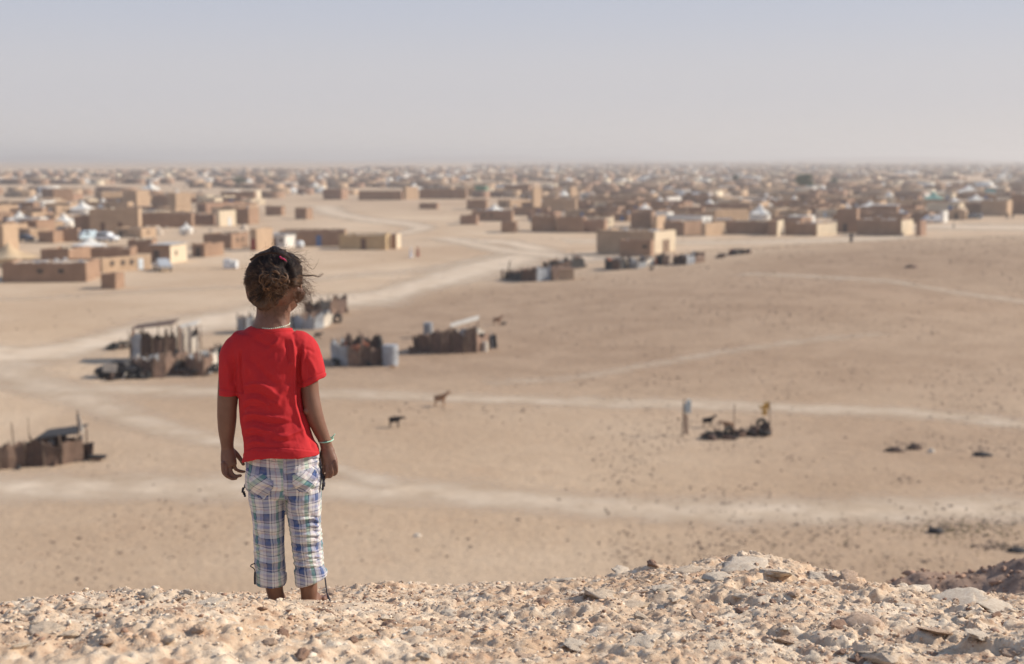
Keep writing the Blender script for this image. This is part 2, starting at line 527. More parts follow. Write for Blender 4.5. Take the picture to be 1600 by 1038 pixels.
# ------------------------------------------------------------------ hazy desert air
hz = MB().box(-HX-600, HX+600, -900, HX+600, -4.0, 46.0)
hm = bpy.data.materials.new('haze'); hm.use_nodes = True
hn = hm.node_tree; hn.nodes.clear()
pvn = hn.nodes.new('ShaderNodeVolumePrincipled'); ho = hn.nodes.new('ShaderNodeOutputMaterial')
pvn.inputs['Color'].default_value = (0.97, 0.92, 0.88, 1)
pvn.inputs['Density'].default_value = 0.00032
pvn.inputs['Anisotropy'].default_value = 0.25
hn.links.new(pvn.outputs[0], ho.inputs['Volume'])
hzo = hz.build('haze', hm)
tag(hzo, 'thin pale dusty haze over the plain', 'haze', kind='stuff')
# ================================================================== THE STONY HILLTOP
CREST = [(-400,955),(-100,946),(0,940),(60,938),(110,938),(160,932),(215,926),(260,926),(330,925),(420,920),(520,917),(600,915),(700,914),(760,912),
         (830,909),(880,903),(920,896),(960,894),(1000,886),(1060,879),(1110,877),(1160,870),(1200,876),(1250,886),(1300,890),(1345,898),
         (1400,903),(1450,904),(1520,908),(1600,914),(1750,925),(2100,945)]
YC = 4.62
crx = np.array([at_y(px, py, YC).x for px, py in CREST]); crz = np.array([at_y(px, py, YC).z for px, py in CREST])
FOOT = at_y(447, 957, 4.08)

def hill_height(X, Y):
    """the hilltop the child stands on; falls away beyond the crest to the plain"""
    zc = np.interp(X, crx, crz)
    yc = YC + 0.12*vnoise(X*1.3, X*0, seed=31) 
    z_near = 16 - 1.03 + 0.06*vnoise(X*0.9+4, X*0, seed=12)
    t = (Y - 2.95) / (yc - 2.95)
    z = np.where(t < 1, z_near + (zc - z_near) * np.clip(t, 0, 1)**1.15, zc)
    z = np.where(Y < 2.95, z_near + (2.95 - Y)*0.02, z)
    # rounded shoulder then a steep slope down
    d = np.clip(Y - yc, 0, None)
    z = z - np.where(d < 1.5, 0.26*d + 0.16*d*d, 0.26*1.5+0.16*2.25 + (d-1.5)*0.80)
    # sides of the hill
    side = np.clip(np.abs(X) - 14, 0, None)
    z = z - side*0.16 - np.clip(side-12, 0, None)*0.3
    z = z - np.clip(-20 - Y, 0, None)*0.30
    return z

def worley(X, Y, cell, seed):
    """broken-slab pattern: each cell has its own height and tilt"""
    x = X/cell; y = Y/cell; ix, iy = np.floor(x).astype(np.int64), np.floor(y).astype(np.int64)
    best = np.full(x.shape, 1e9); sec = np.full(x.shape, 1e9); val = np.zeros(x.shape)
    for dx in (-1, 0, 1):
        for dy in (-1, 0, 1):
            cx, cy = ix+dx, iy+dy
            px_ = cx + _hash(cx, cy, cx*0, seed); py_ = cy + _hash(cx, cy, cx*0+1, seed)
            d = (x-px_)**2 + (y-py_)**2
            h = _hash(cx, cy, cx*0+2, seed) + (x-px_)*(_hash(cx, cy, cx*0+3, seed)-.5)*.9 + (y-py_)*(_hash(cx, cy, cx*0+4, seed)-.5)*.9
            m = d < best
            sec = np.where(m, best, np.minimum(sec, d)); val = np.where(m, h, val); best = np.where(m, d, best)
    crack = np.clip((np.sqrt(sec)-np.sqrt(best))/.16, 0, 1)
    return val*crack

def hill_detail(X, Y, fine):
    n = -0.026 + 0.018*fbm(X*1.1, Y*1.1, o=3, seed=41)
    lump = fbm(X*4.3, Y*4.3, o=3, seed=55)
    n += 0.013*np.maximum(lump, -0.25)
    # ledges of crusty limestone: flat tops with broken edges
    led = fbm(X*2.4+3, Y*3.6, o=4, seed=66)
    n += 0.018*np.clip((led-0.20)*6.0, 0, 1) * np.clip((X+2.6)*0.35, 0.35, 1.2)
    wx = X + .03*fbm(X*9, Y*9, o=2, seed=14); wy = Y + .03*fbm(X*9+5, Y*9, o=2, seed=15)
    right = np.clip((X + 1.4)*.5, .35, 1.1)
    m1 = np.clip(fbm(X*2.2, Y*2.6, o=3, seed=71)*2.2 + .35, 0, 1)
    m2 = np.clip(fbm(X*5, Y*5, o=2, seed=72)*2 + .6, 0.15, 1)
    m3 = np.clip(fbm(X*6.5+2, Y*7.5, o=3, seed=73)*2.4 + .55, 0.06, 1.25)
    n += fine * (0.017*m1*right*worley(wx, wy*1.25, .105, 1) + 0.0078*m2*worley(wx+.3, wy, .040, 2) + 0.0050*m3*worley(wx*.6+X*.4, wy*.6+Y*.4, .021, 3)) - .003 - .027*np.clip((X+.4)/1.0, 0, 1)
    n += fine * (0.0080*np.abs(fbm(X*17, Y*17, o=4, seed=77, gain=0.62)) - .004)
    n += fine * 0.0050*fbm(X*62, Y*62, o=2, seed=88)
    return n

def hill_z(X, Y, fine=1.0):
    X = np.asarray(X, float); Y = np.asarray(Y, float)
    z = hill_height(X, Y)
    z = z + hill_detail(X, Y, fine)
    # the shallow hollow where the child stands
    w = np.exp(-((X-FOOT.x)/0.17)**2 - ((Y-4.10)/0.14)**2)
    z = z*(1-w) + w*np.minimum(z, FOOT.z - 0.004)
    # the low lip of rubble in front of the feet
    w2 = np.exp(-((X-FOOT.x)/0.30)**4 - ((Y-3.86)/0.10)**2)
    lip = at_y(447, 944, 3.86).z
    z = z*(1-w2) + w2*(lip + 0.006*vnoise(X*30, Y*30, seed=3))
    w3 = np.exp(-((X-FOOT.x)/0.34)**4 - ((Y-4.5)/0.15)**2)
    return z

def nlines(a, b, step, lo, hi, grow):
    c = list(np.arange(a, b + step*0.5, step)); s = step
    while c[0] > lo: s = min(s*grow, 1.6); c.insert(0, c[0]-s)
    s = step
    while c[-1] < hi: s = min(s*grow, 1.6); c.append(c[-1]+s)
    return np.array(c)
hx = nlines(-1.95, 1.95, 0.0068, -50, 50, 1.10); hy = nlines(2.8, 4.95, 0.0062, -45, 36, 1.09)
HXm, HYm = np.meshgrid(hx, hy)
fm = np.clip((2.3-np.abs(HXm))/0.3, 0, 1) * np.clip((5.3-HYm)/0.3, 0, 1) * np.clip((HYm-2.4)/0.3, 0, 1)
HZm = hill_z(HXm, HYm, fm)
HZm = np.maximum(HZm, -1.0)
ids = np.arange(HXm.size).reshape(HXm.shape)
q = np.stack([ids[:-1, :-1], ids[:-1, 1:], ids[1:, 1:], ids[1:, :-1]], -1).reshape(-1, 4)
hme = mesh_np('stony_hilltop', np.stack([HXm, HYm, HZm], -1).reshape(-1, 3), q, True)

def crust_material(name, dark=1.0):
    m, nt, b = nodes(name); L = nt.links.new
    tc = nt.nodes.new('ShaderNodeTexCoord')
    def noise(s, d=5, r=0.6):
        n = nt.nodes.new('ShaderNodeTexNoise'); n.inputs['Scale'].default_value = s; n.inputs['Detail'].default_value = d
        n.inputs['Roughness'].default_value = r; L(tc.outputs['Object'], n.inputs['Vector']); return n
    def mr(src, a, c, d=0.0, e=1.0):
        x = nt.nodes.new('ShaderNodeMapRange'); x.inputs['From Min'].default_value = a; x.inputs['From Max'].default_value = c
        x.inputs['To Min'].default_value = d; x.inputs['To Max'].default_value = e; L(src, x.inputs['Value']); return x.outputs[0]
    def mx(a, bb, f):
        x = nt.nodes.new('ShaderNodeMix'); x.data_type = 'RGBA'
        for k, v in (('A', a), ('B', bb)):
            if isinstance(v, tuple): x.inputs[k].default_value = rgb(tuple(c*dark for c in v))
            else: L(v, x.inputs[k])
        L(f, x.inputs['Factor']); return x.outputs['Result']
    n1, n2, n3 = noise(1.7), noise(13, 6, 0.7), noise(90, 4, 0.7)
    c = mx((0.54, 0.38, 0.25), (0.66, 0.525, 0.385), mr(n1.outputs['Fac'], 0.35, 0.65))
    c = mx(c, (0.40, 0.235, 0.145), mr(n2.outputs['Fac'], 0.51, 0.64, 0, 0.75))
    c = mx(c, (0.74, 0.64, 0.51), mr(n2.outputs['Fac'], 0.47, 0.34, 0, 0.75))
    c = mx(c, (0.33, 0.22, 0.155), mr(n3.outputs['Fac'], 0.56, 0.70, 0, 0.55))
    L(c, b.inputs['Base Color']); b.inputs['Roughness'].default_value = 0.95; b.inputs['Specular IOR Level'].default_value = 0.15
    bp = nt.nodes.new('ShaderNodeBump'); bp.inputs['Strength'].default_value = 0.8; bp.inputs['Distance'].default_value = 0.004
    n4 = noise(160, 6, 0.7); L(n4.outputs['Fac'], bp.inputs['Height']); L(bp.outputs[0], b.inputs['Normal'])
    return m
CR = crust_material('limestone_crust')
hill_o = link_mesh('stony_hilltop', hme, CR)
tag(hill_o, 'crusty pale stony hilltop in the foreground under the child', kind='structure')

# a darker gravelly spur seen past the right end of the crest
sx = np.linspace(-2.2, 2.6, 190); sy = np.linspace(-1.3, 1.3, 100)
SX, SY = np.meshgrid(sx, sy)
pk = at_y(1640, 882, 7.4)
SZ = pk.z - 0.13*np.abs(SX-0.0)**1.25*np.where(SX < 0, 1.9, 0.35) - 0.55*SY**2
SZ = SZ + 0.05*fbm(SX*3, SY*3, o=3, seed=5) + 0.020*np.abs(fbm(SX*16, SY*16, o=4, seed=9))
edge = np.minimum.reduce([SX+2.2, 2.6-SX, SY+1.3, 1.3-SY])
SZ = SZ - np.clip(0.35-edge, 0, None)*2.6
ids = np.arange(SX.size).reshape(SX.shape)
q = np.stack([ids[:-1, :-1], ids[:-1, 1:], ids[1:, 1:], ids[1:, :-1]], -1).reshape(-1, 4)
sme = mesh_np('gravel_spur', np.stack([SX + pk.x, SY + 7.4, SZ], -1).reshape(-1, 3), q, True)
spur = link_mesh('gravel_spur', sme, mat('gravel_spur', (0.36, 0.24, 0.17), scale=14, col2=(0.17, 0.11, 0.08), bump=0.6, bscale=60, bdist=0.01))
tag(spur, 'dark brown gravel spur rising at the right edge of the foreground', kind='structure')

# ------------------------------------------------------------------ rubble on the hilltop
stone_mats = [mat('stone_cream', (0.76, 0.655, 0.52), scale=11, col2=(0.60, 0.465, 0.34), bump=0.7, bscale=70, bdist=0.006),
              mat('stone_tan', (0.64, 0.475, 0.345), scale=9, col2=(0.48, 0.32, 0.215), bump=0.7, bscale=70, bdist=0.006),
              mat('stone_grey', (0.74, 0.60, 0.45), scale=9, col2=(0.54, 0.405, 0.285), bump=0.7, bscale=70, bdist=0.006),
              mat('stone_rust', (0.40, 0.255, 0.175), scale=9, col2=(0.27, 0.16, 0.11), bump=0.7, bscale=70, bdist=0.006)]
big_v = rock_variants(16, 3, 9, 0.55)
small_v = rock_variants(24, 0, 17, 0.62)

def px_of(p):
    d = p - CAM; dep = d.y*CT - d.z*ST; up = d.y*ST + d.z*CT
    return 800 + FPX*d.x/dep, 519 - FPX*up/dep

rock_meshes = []
for i, (V, F) in enumerate(big_v):
    r_ = np.linalg.norm(V, axis=1, keepdims=True)
    V = V * (1 + .16*np.round(2.2*fbm(V[:, 0]*1.7+i, V[:, 1]*1.7, V[:, 2]*2.6, o=2, seed=i))[:, None]/2.2 + .07*fbm(V[:, 0]*6, V[:, 1]*6+i, V[:, 2]*6, o=3, seed=i+40)[:, None])
    me = mesh_np('stone', V, F, True)
    rock_meshes.append(me)
rock_by_mat = {}
def stone(p, size, mi, flat=1.0, rot=None, sink=0.25, vi=None):
    vi = random.randrange(len(rock_meshes)) if vi is None else vi
    key = (vi, mi)
    if key not in rock_by_mat:
        me = rock_meshes[vi].copy(); me.materials.clear(); me.materials.append(stone_mats[mi]); rock_by_mat[key] = me
    o = bpy.data.objects.new('stone', rock_by_mat[key]); COL.objects.link(o); o.parent = hill_o
    o.location = (p[0], p[1], p[2] + size*flat*(0.45-sink))
    o.rotation_euler = (random.uniform(-.3, .3), random.uniform(-.3, .3), random.uniform(0, 6.28)) if rot is None else rot
    o.scale = (size*random.uniform(.9, 1.25), size*random.uniform(.8, 1.1), size*flat)
    return o

def hz1(x, y): return float(hill_z(np.array([x]), np.array([y]), 1.0)[0])
def on_hill(px, py):
    """first hit of the picture point with the hilltop"""
    d = ray(px, py); t = np.arange(2.6, 5.6, 0.01) / d.y
    g = CAM.z + d.z*t < hill_z(d.x*t, d.y*t, 1.0)
    p = CAM + d*float(t[int(np.argmax(g))] if g.any() else YC/d.y)
    p.z = hz1(p.x, p.y); return p
# the larger rocks, one by one: px, py, half width in px, colour, flatness
BIG = [(1082,890,30,2,.62),(1165,884,46,0,.45),(1215,893,28,0,.5),(1120,902,26,0,.35),(1040,917,22,0,.5),(935,925,36,2,.55),(985,942,30,2,.5),
       (846,940,17,3,.8),(1005,1003,32,0,.35),(1090,963,16,1,.7),(1158,955,12,3,.8),(1345,968,44,1,.55),(1310,975,16,3,.8),(1385,1030,52,2,.5),
       (1345,1033,17,3,.8),(1440,912,30,0,.5),(1322,900,24,1,.6),(1500,935,50,0,.3),(1560,945,44,0,.3),(1555,960,10,3,.8),(233,932,24,2,.65),(338,921,9,0,.8),
       (75,985,34,2,.5),(110,990,24,2,.45),(330,945,34,0,.3),(420,1005,14,1,.7),(470,1022,16,3,.7),(655,985,22,0,.5),(552,1000,12,3,.9),(600,965,14,0,.6),
       (745,985,20,0,.5),(775,905,12,1,.6),(700,958,18,0,.5),(1000,965,16,2,.7),(1240,925,18,1,.5),(1185,915,24,0,.3),(1275,903,16,0,.6),(880,905,18,0,.5),
       (970,893,22,0,.4),(1020,884,12,3,.8),(1055,935,14,0,.5),(1460,985,26,1,.4),(1530,1000,30,0,.35),(1580,1015,24,1,.5),(1230,1000,20,1,.5),
       (1120,1010,22,0,.4),(900,1012,24,0,.4),(820,1025,20,1,.6),(170,1010,18,1,.6),(265,1000,16,0,.7),(30,1012,22,0,.5),(40,960,16,0,.6),(140,950,14,2,.6),
       (592,918,9,3,.8),(520,928,10,1,.7),(690,1020,16,0,.7),(1410,945,20,0,.4),(1270,1030,22,0,.5)]
nst = 0
for (px, py, hw, mi, fl) in BIG:
    p = on_hill(px, py + hw*fl*0.3)
    s = hw * (p.y*1.06) / FPX
    stone(p, s, mi, fl, sink=0.52 if fl < .6 else 0.38); nst += 1
_ry = [random.uniform(2.95, 4.75) for _ in range(400)]; _rx = [random.uniform(-0.385, 0.385)*y for y in _ry]
_rz = hill_z(np.array(_rx), np.array(_ry), 1.0)
for x, y, z in zip(_rx, _ry, _rz):
    if nst >= 295: break
    if abs(x-FOOT.x) < 0.13 and abs(y-4.08) < 0.16: continue
    s = random.uniform(0.011, 0.024) * (1.25 if random.random() < .15 else 1)
    stone((x, y, z), s, random.choices([0, 1, 2, 3], [5, 5, 2, 1.5])[0], random.uniform(.55, .95), sink=.5); nst += 1

# everything smaller than that
for mi, n in ((0, 7500), (1, 8200), (2, 1400), (3, 4200)):
    rg = np.random.default_rng(100+mi)
    Y = rg.uniform(2.85, 5.0, n*2); X = rg.uniform(-0.40, 0.40, n*2)*Y
    keep = (fbm(X*3, Y*3, o=3, seed=120+mi) + rg.uniform(-0.9, 0.9, n*2)) > 0
    X, Y = X[keep][:n], Y[keep][:n]
    Z = hill_z(X, Y, 1.0)
    s = 0.0017 + 0.0021*rg.exponential(size=len(X)); s = np.clip(s, 0, 0.013)
    me = scatter_mesh('gravel', small_v, np.column_stack([X, Y, Z + s*0.25]), s, stone_mats[mi], rg)
    g = link_mesh('gravel', me, None, hill_o)
    tag(g, kind='stuff')
# gravel over the dark spur
rg = np.random.default_rng(9)
X = rg.uniform(-1.9, 1.4, 1500); Y = rg.uniform(-0.9, 0.5, 1500)
jx = np.clip(((X+2.2)/4.8*189).astype(int), 0, 189); jy = np.clip(((Y+1.3)/2.6*99).astype(int), 0, 99)
me = scatter_mesh('gravel', small_v, np.column_stack([X+pk.x, Y+7.4, SZ[jy, jx]+0.004]), 0.008+0.008*rg.exponential(size=1500), stone_mats[3], rg)
g = link_mesh('gravel', me, None, spur); tag(g, kind='stuff')
# ================================================================== THE TOWN
adobe = [mat('adobe_brown', (0.345, 0.22, 0.145), scale=0.6, col2=(0.255, 0.16, 0.105), bump=0.4, bscale=6, bdist=0.04),
         mat('adobe_tan', (0.475, 0.335, 0.22), scale=0.5, col2=(0.375, 0.26, 0.17), bump=0.4, bscale=6, bdist=0.04),
         mat('adobe_red', (0.35, 0.22, 0.15), scale=0.5, col2=(0.27, 0.165, 0.115), bump=0.4, bscale=6, bdist=0.04),
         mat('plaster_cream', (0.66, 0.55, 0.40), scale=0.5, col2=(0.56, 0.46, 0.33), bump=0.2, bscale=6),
         mat('plaster_white', (0.74, 0.71, 0.65), scale=0.5, col2=(0.60, 0.57, 0.52), bump=0.2, bscale=6),
         mat('plaster_green', (0.16, 0.27, 0.19), scale=0.5, col2=(0.11, 0.20, 0.14), bump=0.2, bscale=6),
         mat('plaster_ochre', (0.50, 0.36, 0.20), scale=0.5, col2=(0.40, 0.28, 0.16), bump=0.3, bscale=6)]
BROWN, TAN, RED, CREAM, WHITE, GREEN, OCHRE = range(7)
earth_roof = mat('earth_roof', (0.54, 0.415, 0.30), scale=0.8, col2=(0.45, 0.335, 0.24), bump=0.3, bscale=5)
tin_roof = mat('tin_roof', (0.52, 0.50, 0.47), scale=0.7, col2=(0.38, 0.34, 0.31), bump=0.1, bscale=9, rough=0.5)
tarp_white = mat('tent_canvas', (0.78, 0.75, 0.68), scale=0.6, col2=(0.66, 0.62, 0.55), bump=0.3, bscale=2, bdist=0.1)
tarp_tan = mat('tent_canvas_tan', (0.56, 0.42, 0.26), scale=0.6, col2=(0.46, 0.33, 0.20), bump=0.3, bscale=2, bdist=0.1)
tarp_green = mat('tent_canvas_green', (0.22, 0.40, 0.33), scale=0.6, col2=(0.16, 0.30, 0.25), bump=0.3, bscale=2, bdist=0.1)
wood_dark = mat('dark_wood', (0.10, 0.075, 0.06), scale=5, bump=0.3)
door_blue = mat('blue_door_paint', (0.10, 0.17, 0.33), scale=4, bump=0.1)
door_red = mat('red_door_paint', (0.30, 0.07, 0.045), scale=4, bump=0.1)
door_pale = mat('pale_door_paint', (0.62, 0.66, 0.68), scale=4, bump=0.1)
door_brown = mat('brown_door_paint', (0.16, 0.09, 0.06), scale=4, bump=0.1)
DOORS = {'b': door_blue, 'r': door_red, 'p': door_pale, 'n': door_brown, 'd': wood_dark}

def u_of(px): return (px - 800) / FPX

def ragged_top(root, w, d, h, m):
    """uneven mud courses and stones weighing down the roof edge"""
    mb = MB(); n = int(w/0.9)
    for i in range(n):
        if random.random() < .45: continue
        x = (i+random.random()*.5)*w/n; l = random.uniform(.3, 1.1); x2 = min(w-.05, x+l); hh = random.uniform(.05, .22)
        mb.box(max(.03, x), x2, .03, .27, h-.08, h+hh)
    for i in range(max(1, int(d/1.4))):
        y = random.uniform(.3, d-.6); mb.box(w-.27, w-.03, y, y+random.uniform(.3, .8), h-.08, h+random.uniform(.05, .18))
    if mb.v:
        o = mb.build('ragged_wall_top', m, root); o['kind'] = 'stuff'
    mb = MB()
    for i in range(int(w*d/6)):
        x, y, s = random.uniform(.5, w-.5), random.uniform(.5, d-.5), random.uniform(.12, .35)
        z = h-.26
        mb.hexa([(x-s,y-s,z),(x+s,y-s,z),(x+s,y+s,z),(x-s,y+s,z),(x-s*.7,y-s*.5,z+s*1.4),(x+s*.6,y-s*.7,z+s),(x+s*.5,y+s*.6,z+s*1.3),(x-s*.5,y+s*.8,z+s)])
    if mb.v:
        o = mb.build('roof_rubble', random.choice([earth_roof, adobe[0], tin_roof, adobe[3]]), root); o['kind'] = 'stuff'

def wall_parts(mb, rf, w, d, h, par=0.28, th=0.3):
    """hollow-topped box: outside walls, rim, inside of the parapet; roof slab inside. x 0..w, y 0..d"""
    b = len(mb.v)
    z0 = -0.4
    hj = [h + random.uniform(-.05, .05) for _ in range(4)]
    o = [(0,0),(w,0),(w,d),(0,d)]; i_ = [(th,th),(w-th,th),(w-th,d-th),(th,d-th)]
    for (x, y) in o: mb.v.append((x, y, z0))
    for k, (x, y) in enumerate(o): mb.v.append((x, y, hj[k]))
    for k, (x, y) in enumerate(i_): mb.v.append((x, y, hj[k]))
    for (x, y) in i_: mb.v.append((x, y, h-par-0.15))
    for k in range(4):
        n = (k+1) % 4
        mb.f += [(b+k, b+n, b+4+n, b+4+k), (b+4+k, b+4+n, b+8+n, b+8+k), (b+8+k, b+8+n, b+12+n, b+12+k)]
    if rf is not None: rf.box(th, w-th, th, d-th, h-par-0.12, h-par)

def house(px0, px1, ptop, pbase, lit, ci, label, cat='house', roof='earth', fd=(), fw=(), sd_=(), sw=(), depth=None, group=None, name='adobe_house', roofless=False, bump_up=None, gable=False, em=None):
    """shaded front from px0 to px1 standing at pbase; sunlit right side `lit` pixels wide.
    fd/fw doors and windows of the front, sd_/sw of the side, as (fraction along, kind)"""
    C = ground(px1, pbase); k = (CAM.z - C.z)*ST
    D = C.y*CT + k
    h = (pbase - ptop) * D / FPX
    u0, u1, um = u_of(px0), u_of(px1 + lit), u_of(px1)
    W = depth or 6.0
    if lit > 0:
        r_ = min(0.95, (lit*D/FPX)/W)
        a = math.atan(um*CT) + math.asin(r_)
        a = max(R(-28), min(R(60), a))
        sa, ca = math.sin(a), math.cos(a)
        den = sa - u1*CT*ca
        Wd = (u1*(CT*C.y + k) - C.x)/den if abs(den) > 1e-3 else W
        if not (2.0 < Wd < 30): Wd = W
    else:
        a = math.atan(um*CT) - R(3); sa, ca = math.sin(a), math.cos(a); Wd = W
    L_ = (C.x - u0*(CT*C.y + k))/(ca + u0*CT*sa)
    L_ = max(L_, 1.0)
    root = empty(name, (C.x - ca*L_, C.y + sa*L_, C.z), -a)
    tag(root, label, cat, group)
    mb = MB(); rf = MB() if not roofless else None
    wall_parts(mb, rf, L_, Wd, h, 0.25 if not roofless else h - 0.1)
    if gable:
        b = len(mb.v); mb.v += [(0,0,h),(L_,0,h),(L_/2,0,h*1.3),(0,Wd,h),(L_,Wd,h),(L_/2,Wd,h*1.3)]
        mb.f += [(b,b+1,b+2),(b+4,b+3,b+5),(b+1,b+4,b+5,b+2),(b+3,b,b+2,b+5)]
    w_o = mb.build('wall', adobe[ci], root)
    if roof != 'tin' and not gable and L_ > 2 and Wd > 2: ragged_top(root, L_, Wd, h, adobe[ci])
    if not roofless: rf.build('roof', earth_roof if roof == 'earth' else tin_roof, root)
    if roof == 'tin':
        MB().box(-0.25, L_+0.25, -0.25, Wd+0.25, h+0.08, h+0.16).build('roof', tin_roof, root)
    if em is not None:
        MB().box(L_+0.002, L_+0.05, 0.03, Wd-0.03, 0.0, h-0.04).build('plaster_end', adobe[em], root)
    hh = min(2.0, h*0.78)
    for f, kd in fd:
        x = f*L_
        dr = MB().box(x-.45, x+.45, -0.06, 0.02, 0.0, hh).build('door', DOORS[kd], root)
    for f in fw:
        x = f*L_
        wi = MB().box(x-.36, x+.36, -0.03, 0.02, h*0.45, h*0.45+0.62).build('window', wood_dark, root)
        MB().box(x-.45, x+.45, -0.09, 0.0, h*0.45-0.1, h*0.45-0.02).build('sill', adobe[TAN], wi)
    for f, kd in sd_:
        y = f*Wd
        MB().box(L_-0.02, L_+0.09, y-.45, y+.45, 0.0, hh).build('door', DOORS[kd], root)
    for f in sw:
        y = f*Wd
        wi = MB().box(L_-0.02, L_+0.075, y-.36, y+.36, h*0.45, h*0.45+0.62).build('window', wood_dark, root)
        MB().box(L_+0.01, L_+0.14, y-.45, y+.45, h*0.45-0.1, h*0.45-0.02).build('sill', adobe[TAN], wi)
    return root

def tent(px0, px1, ptop, pbase, m, label, group=None, walls=True):
    C = ground((px0+px1)/2, pbase); D = C.y*CT + (CAM.z-C.z)*ST
    w = (px1-px0)*D/FPX; h = (pbase-ptop)*D/FPX
    root = empty('tent', C, random.uniform(-.5, .5)); tag(root, label, 'tent', group)
    n = 20; V = []; F = []
    wallh = h*0.38
    rings = [(0.5, wallh*0.95, 1), (0.40, wallh*1.15, 1), (0.28, h*0.50, 1), (0.17, h*0.66, 1), (0.08, h*0.84, 0), (0.035, h*0.98, 0)]
    for ri, (rr, z, sq) in enumerate(rings):
        for k in range(n):
            a = 2*math.pi*k/n
            s = 1.0/max(abs(math.cos(a)), abs(math.sin(a)))
            s = 1 + (s-1)*0.75*(sq)
            sag = -0.05*h*math.cos(4*a)*(1 if ri < 3 else 0)
            V.append((w*rr*s*math.cos(a)*0.88, w*rr*s*math.sin(a)*0.88, z + sag))
    V.append((0, 0, h))
    for r_ in range(len(rings)-1):
        for k in range(n):
            F.append((r_*n+k, r_*n+(k+1) % n, (r_+1)*n+(k+1) % n, (r_+1)*n+k))
    t = (len(rings)-1)*n
    for k in range(n): F.append((t+k, t+(k+1) % n, t+n))
    mk('canopy', V, F, m, root, True)
    mb = MB()
    for k in range(n):
        a = 2*math.pi*k/n; a2 = 2*math.pi*(k+1)/n
        p = []
        for aa in (a, a2):
            s = 1 + (1.0/max(abs(math.cos(aa)), abs(math.sin(aa)))-1)*0.75
            p.append((w*0.47*s*math.cos(aa)*0.88, w*0.47*s*math.sin(aa)*0.88))
        b = len(mb.v); mb.v += [(p[0][0], p[0][1], -.3), (p[1][0], p[1][1], -.3), (p[1][0], p[1][1], wallh), (p[0][0], p[0][1], wallh)]
        mb.f.append((b, b+1, b+2, b+3))
    mb.build('tent_wall', m, root)
    return root

G1 = 'front rows of mud-brick houses'
# ---- left side
house(4,135,411,441,22,BROWN,'long low dark brown compound wall building with rubble on its roof at the far left', fw=(.45,.7), depth=9)
house(158,181,428,452,14,BROWN,'small dark brown shed in front of the long wall building, its lit side facing right', depth=3)
house(152,160,404,426,76,TAN,'tan house whose long sunlit side has little windows, behind the small brown shed', sd_=((.78,'p'),), sw=(.2,.42,.6), depth=9)
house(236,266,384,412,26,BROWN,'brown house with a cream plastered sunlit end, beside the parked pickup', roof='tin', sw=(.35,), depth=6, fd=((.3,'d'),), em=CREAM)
house(200,238,376,396,8,BROWN,'low dark house behind and left of the pickup', depth=7)
house(300,320,382,402,30,BROWN,'small brown block with a wide pale sunlit side right of the cream-ended house', depth=6, fd=((.5,'d'),))
house(318,362,366,389,27,BROWN,'brown house with pale side and two small windows, left of the red door', sw=(.35,.65), depth=7)
house(391,401,358,392,26,TAN,'tall narrow tan house front with a dark red door, just left of the white trailer', fd=((.5,'r'),), depth=6)
house(140,217,327,362,5,TAN,'wide tan house with two dark door openings left of centre in the left quarter', fd=((.27,'n'),(.62,'n')), depth=8)
house(116,140,338,362,4,BROWN,'narrow brown block attached at the left of the tan house with two dark openings', depth=6)
house(222,300,334,356,4,BROWN,'long low dark brown wall house right of the tan house with two openings', depth=8)
house(300,335,336,352,3,RED,'reddish brown low house left of the pale cube house', depth=6)
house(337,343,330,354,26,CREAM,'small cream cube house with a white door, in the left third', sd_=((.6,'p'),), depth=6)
house(366,389,326,351,16,BROWN,'dark brown block right of the small cream cube house', depth=6)
house(345,398,300,315,3,BROWN,'long dark wall house further back near the left grey-green bush', depth=8)
house(30,58,345,368,28,BROWN,'brown house in shade under the leftmost white tent', depth=7)
house(-10,6,352,396,24,TAN,'tan house cut by the left edge of the picture', depth=7)
house(60,84,362,380,24,BROWN,'dark brown low block beside the dark parked car', depth=7)
house(99,122,358,378,4,BROWN,'dark brown wall left of the pale van', depth=6)
house(64,108,390,409,34,BROWN,'dark brown low building behind the long wall building, its roof edge in shade', depth=8)
house(134,204,388,402,10,BROWN,'long dark brown low wall below the broad white tent', depth=7)
house(16,66,326,338,8,BROWN,'long dark brown house behind the leftmost white tent', depth=7)
house(70,110,318,332,14,TAN,'tan and brown flat house left of the second white tent', depth=7)
house(148,160,300,317,34,TAN,'tan house pair behind the second white tent', depth=7)
house(192,214,298,322,20,TAN,'tan two-tone house in front of the bright white tent cluster', depth=7)
house(238,262,306,324,22,BROWN,'brown and tan house just below the small bright white dome', depth=7)
house(262,275,302,330,24,TAN,'tan tower-like house right of the small bright white dome', depth=6)
house(66,84,296,316,30,BROWN,'brown and tan house in the upper left rows', depth=7)
# ---- the middle
house(415,440,323,337,6,BROWN,'small ruined brown hut standing alone, the left one of two in the open ground', roofless=True, depth=4)
house(461,479,326,343,10,BROWN,'small ruined brown hut standing alone, the right one of two, with its sunlit right side', roofless=True, depth=4)
house(412,446,368,387,21,WHITE,'whitish cabin with grey shutters and a glowing cream end, just above the child\'s head', roof='tin', fw=(.2,.8), fd=((.5,'n'),), depth=5)
house(437,539,361,385,3,BROWN,'long dark brown wall building with a blue door behind the ochre building', fd=((.6,'b'),), depth=7)
house(530,603,368,391,7,OCHRE,'ochre building with a darker brown base right of the blue-doored wall building', fd=((.52,'n'),), depth=8)
house(611,619,366,389,7,BROWN,'little brown and cream hut at the right end of the ochre building', depth=3, em=CREAM)
house(505,534,296,312,9,RED,'square reddish brown house alone in front of the middle far rows', depth=7)
house(560,628,299,313,2,BROWN,'long low dark house with a pale strip along its foot, in the middle far rows', depth=7)
house(629,634,292,312,20,TAN,'tan house with a white tent roof behind it, left of the long plain wall', depth=7)
house(655,728,296,311,2,BROWN,'long plain dark wall running left of the green house', depth=9)
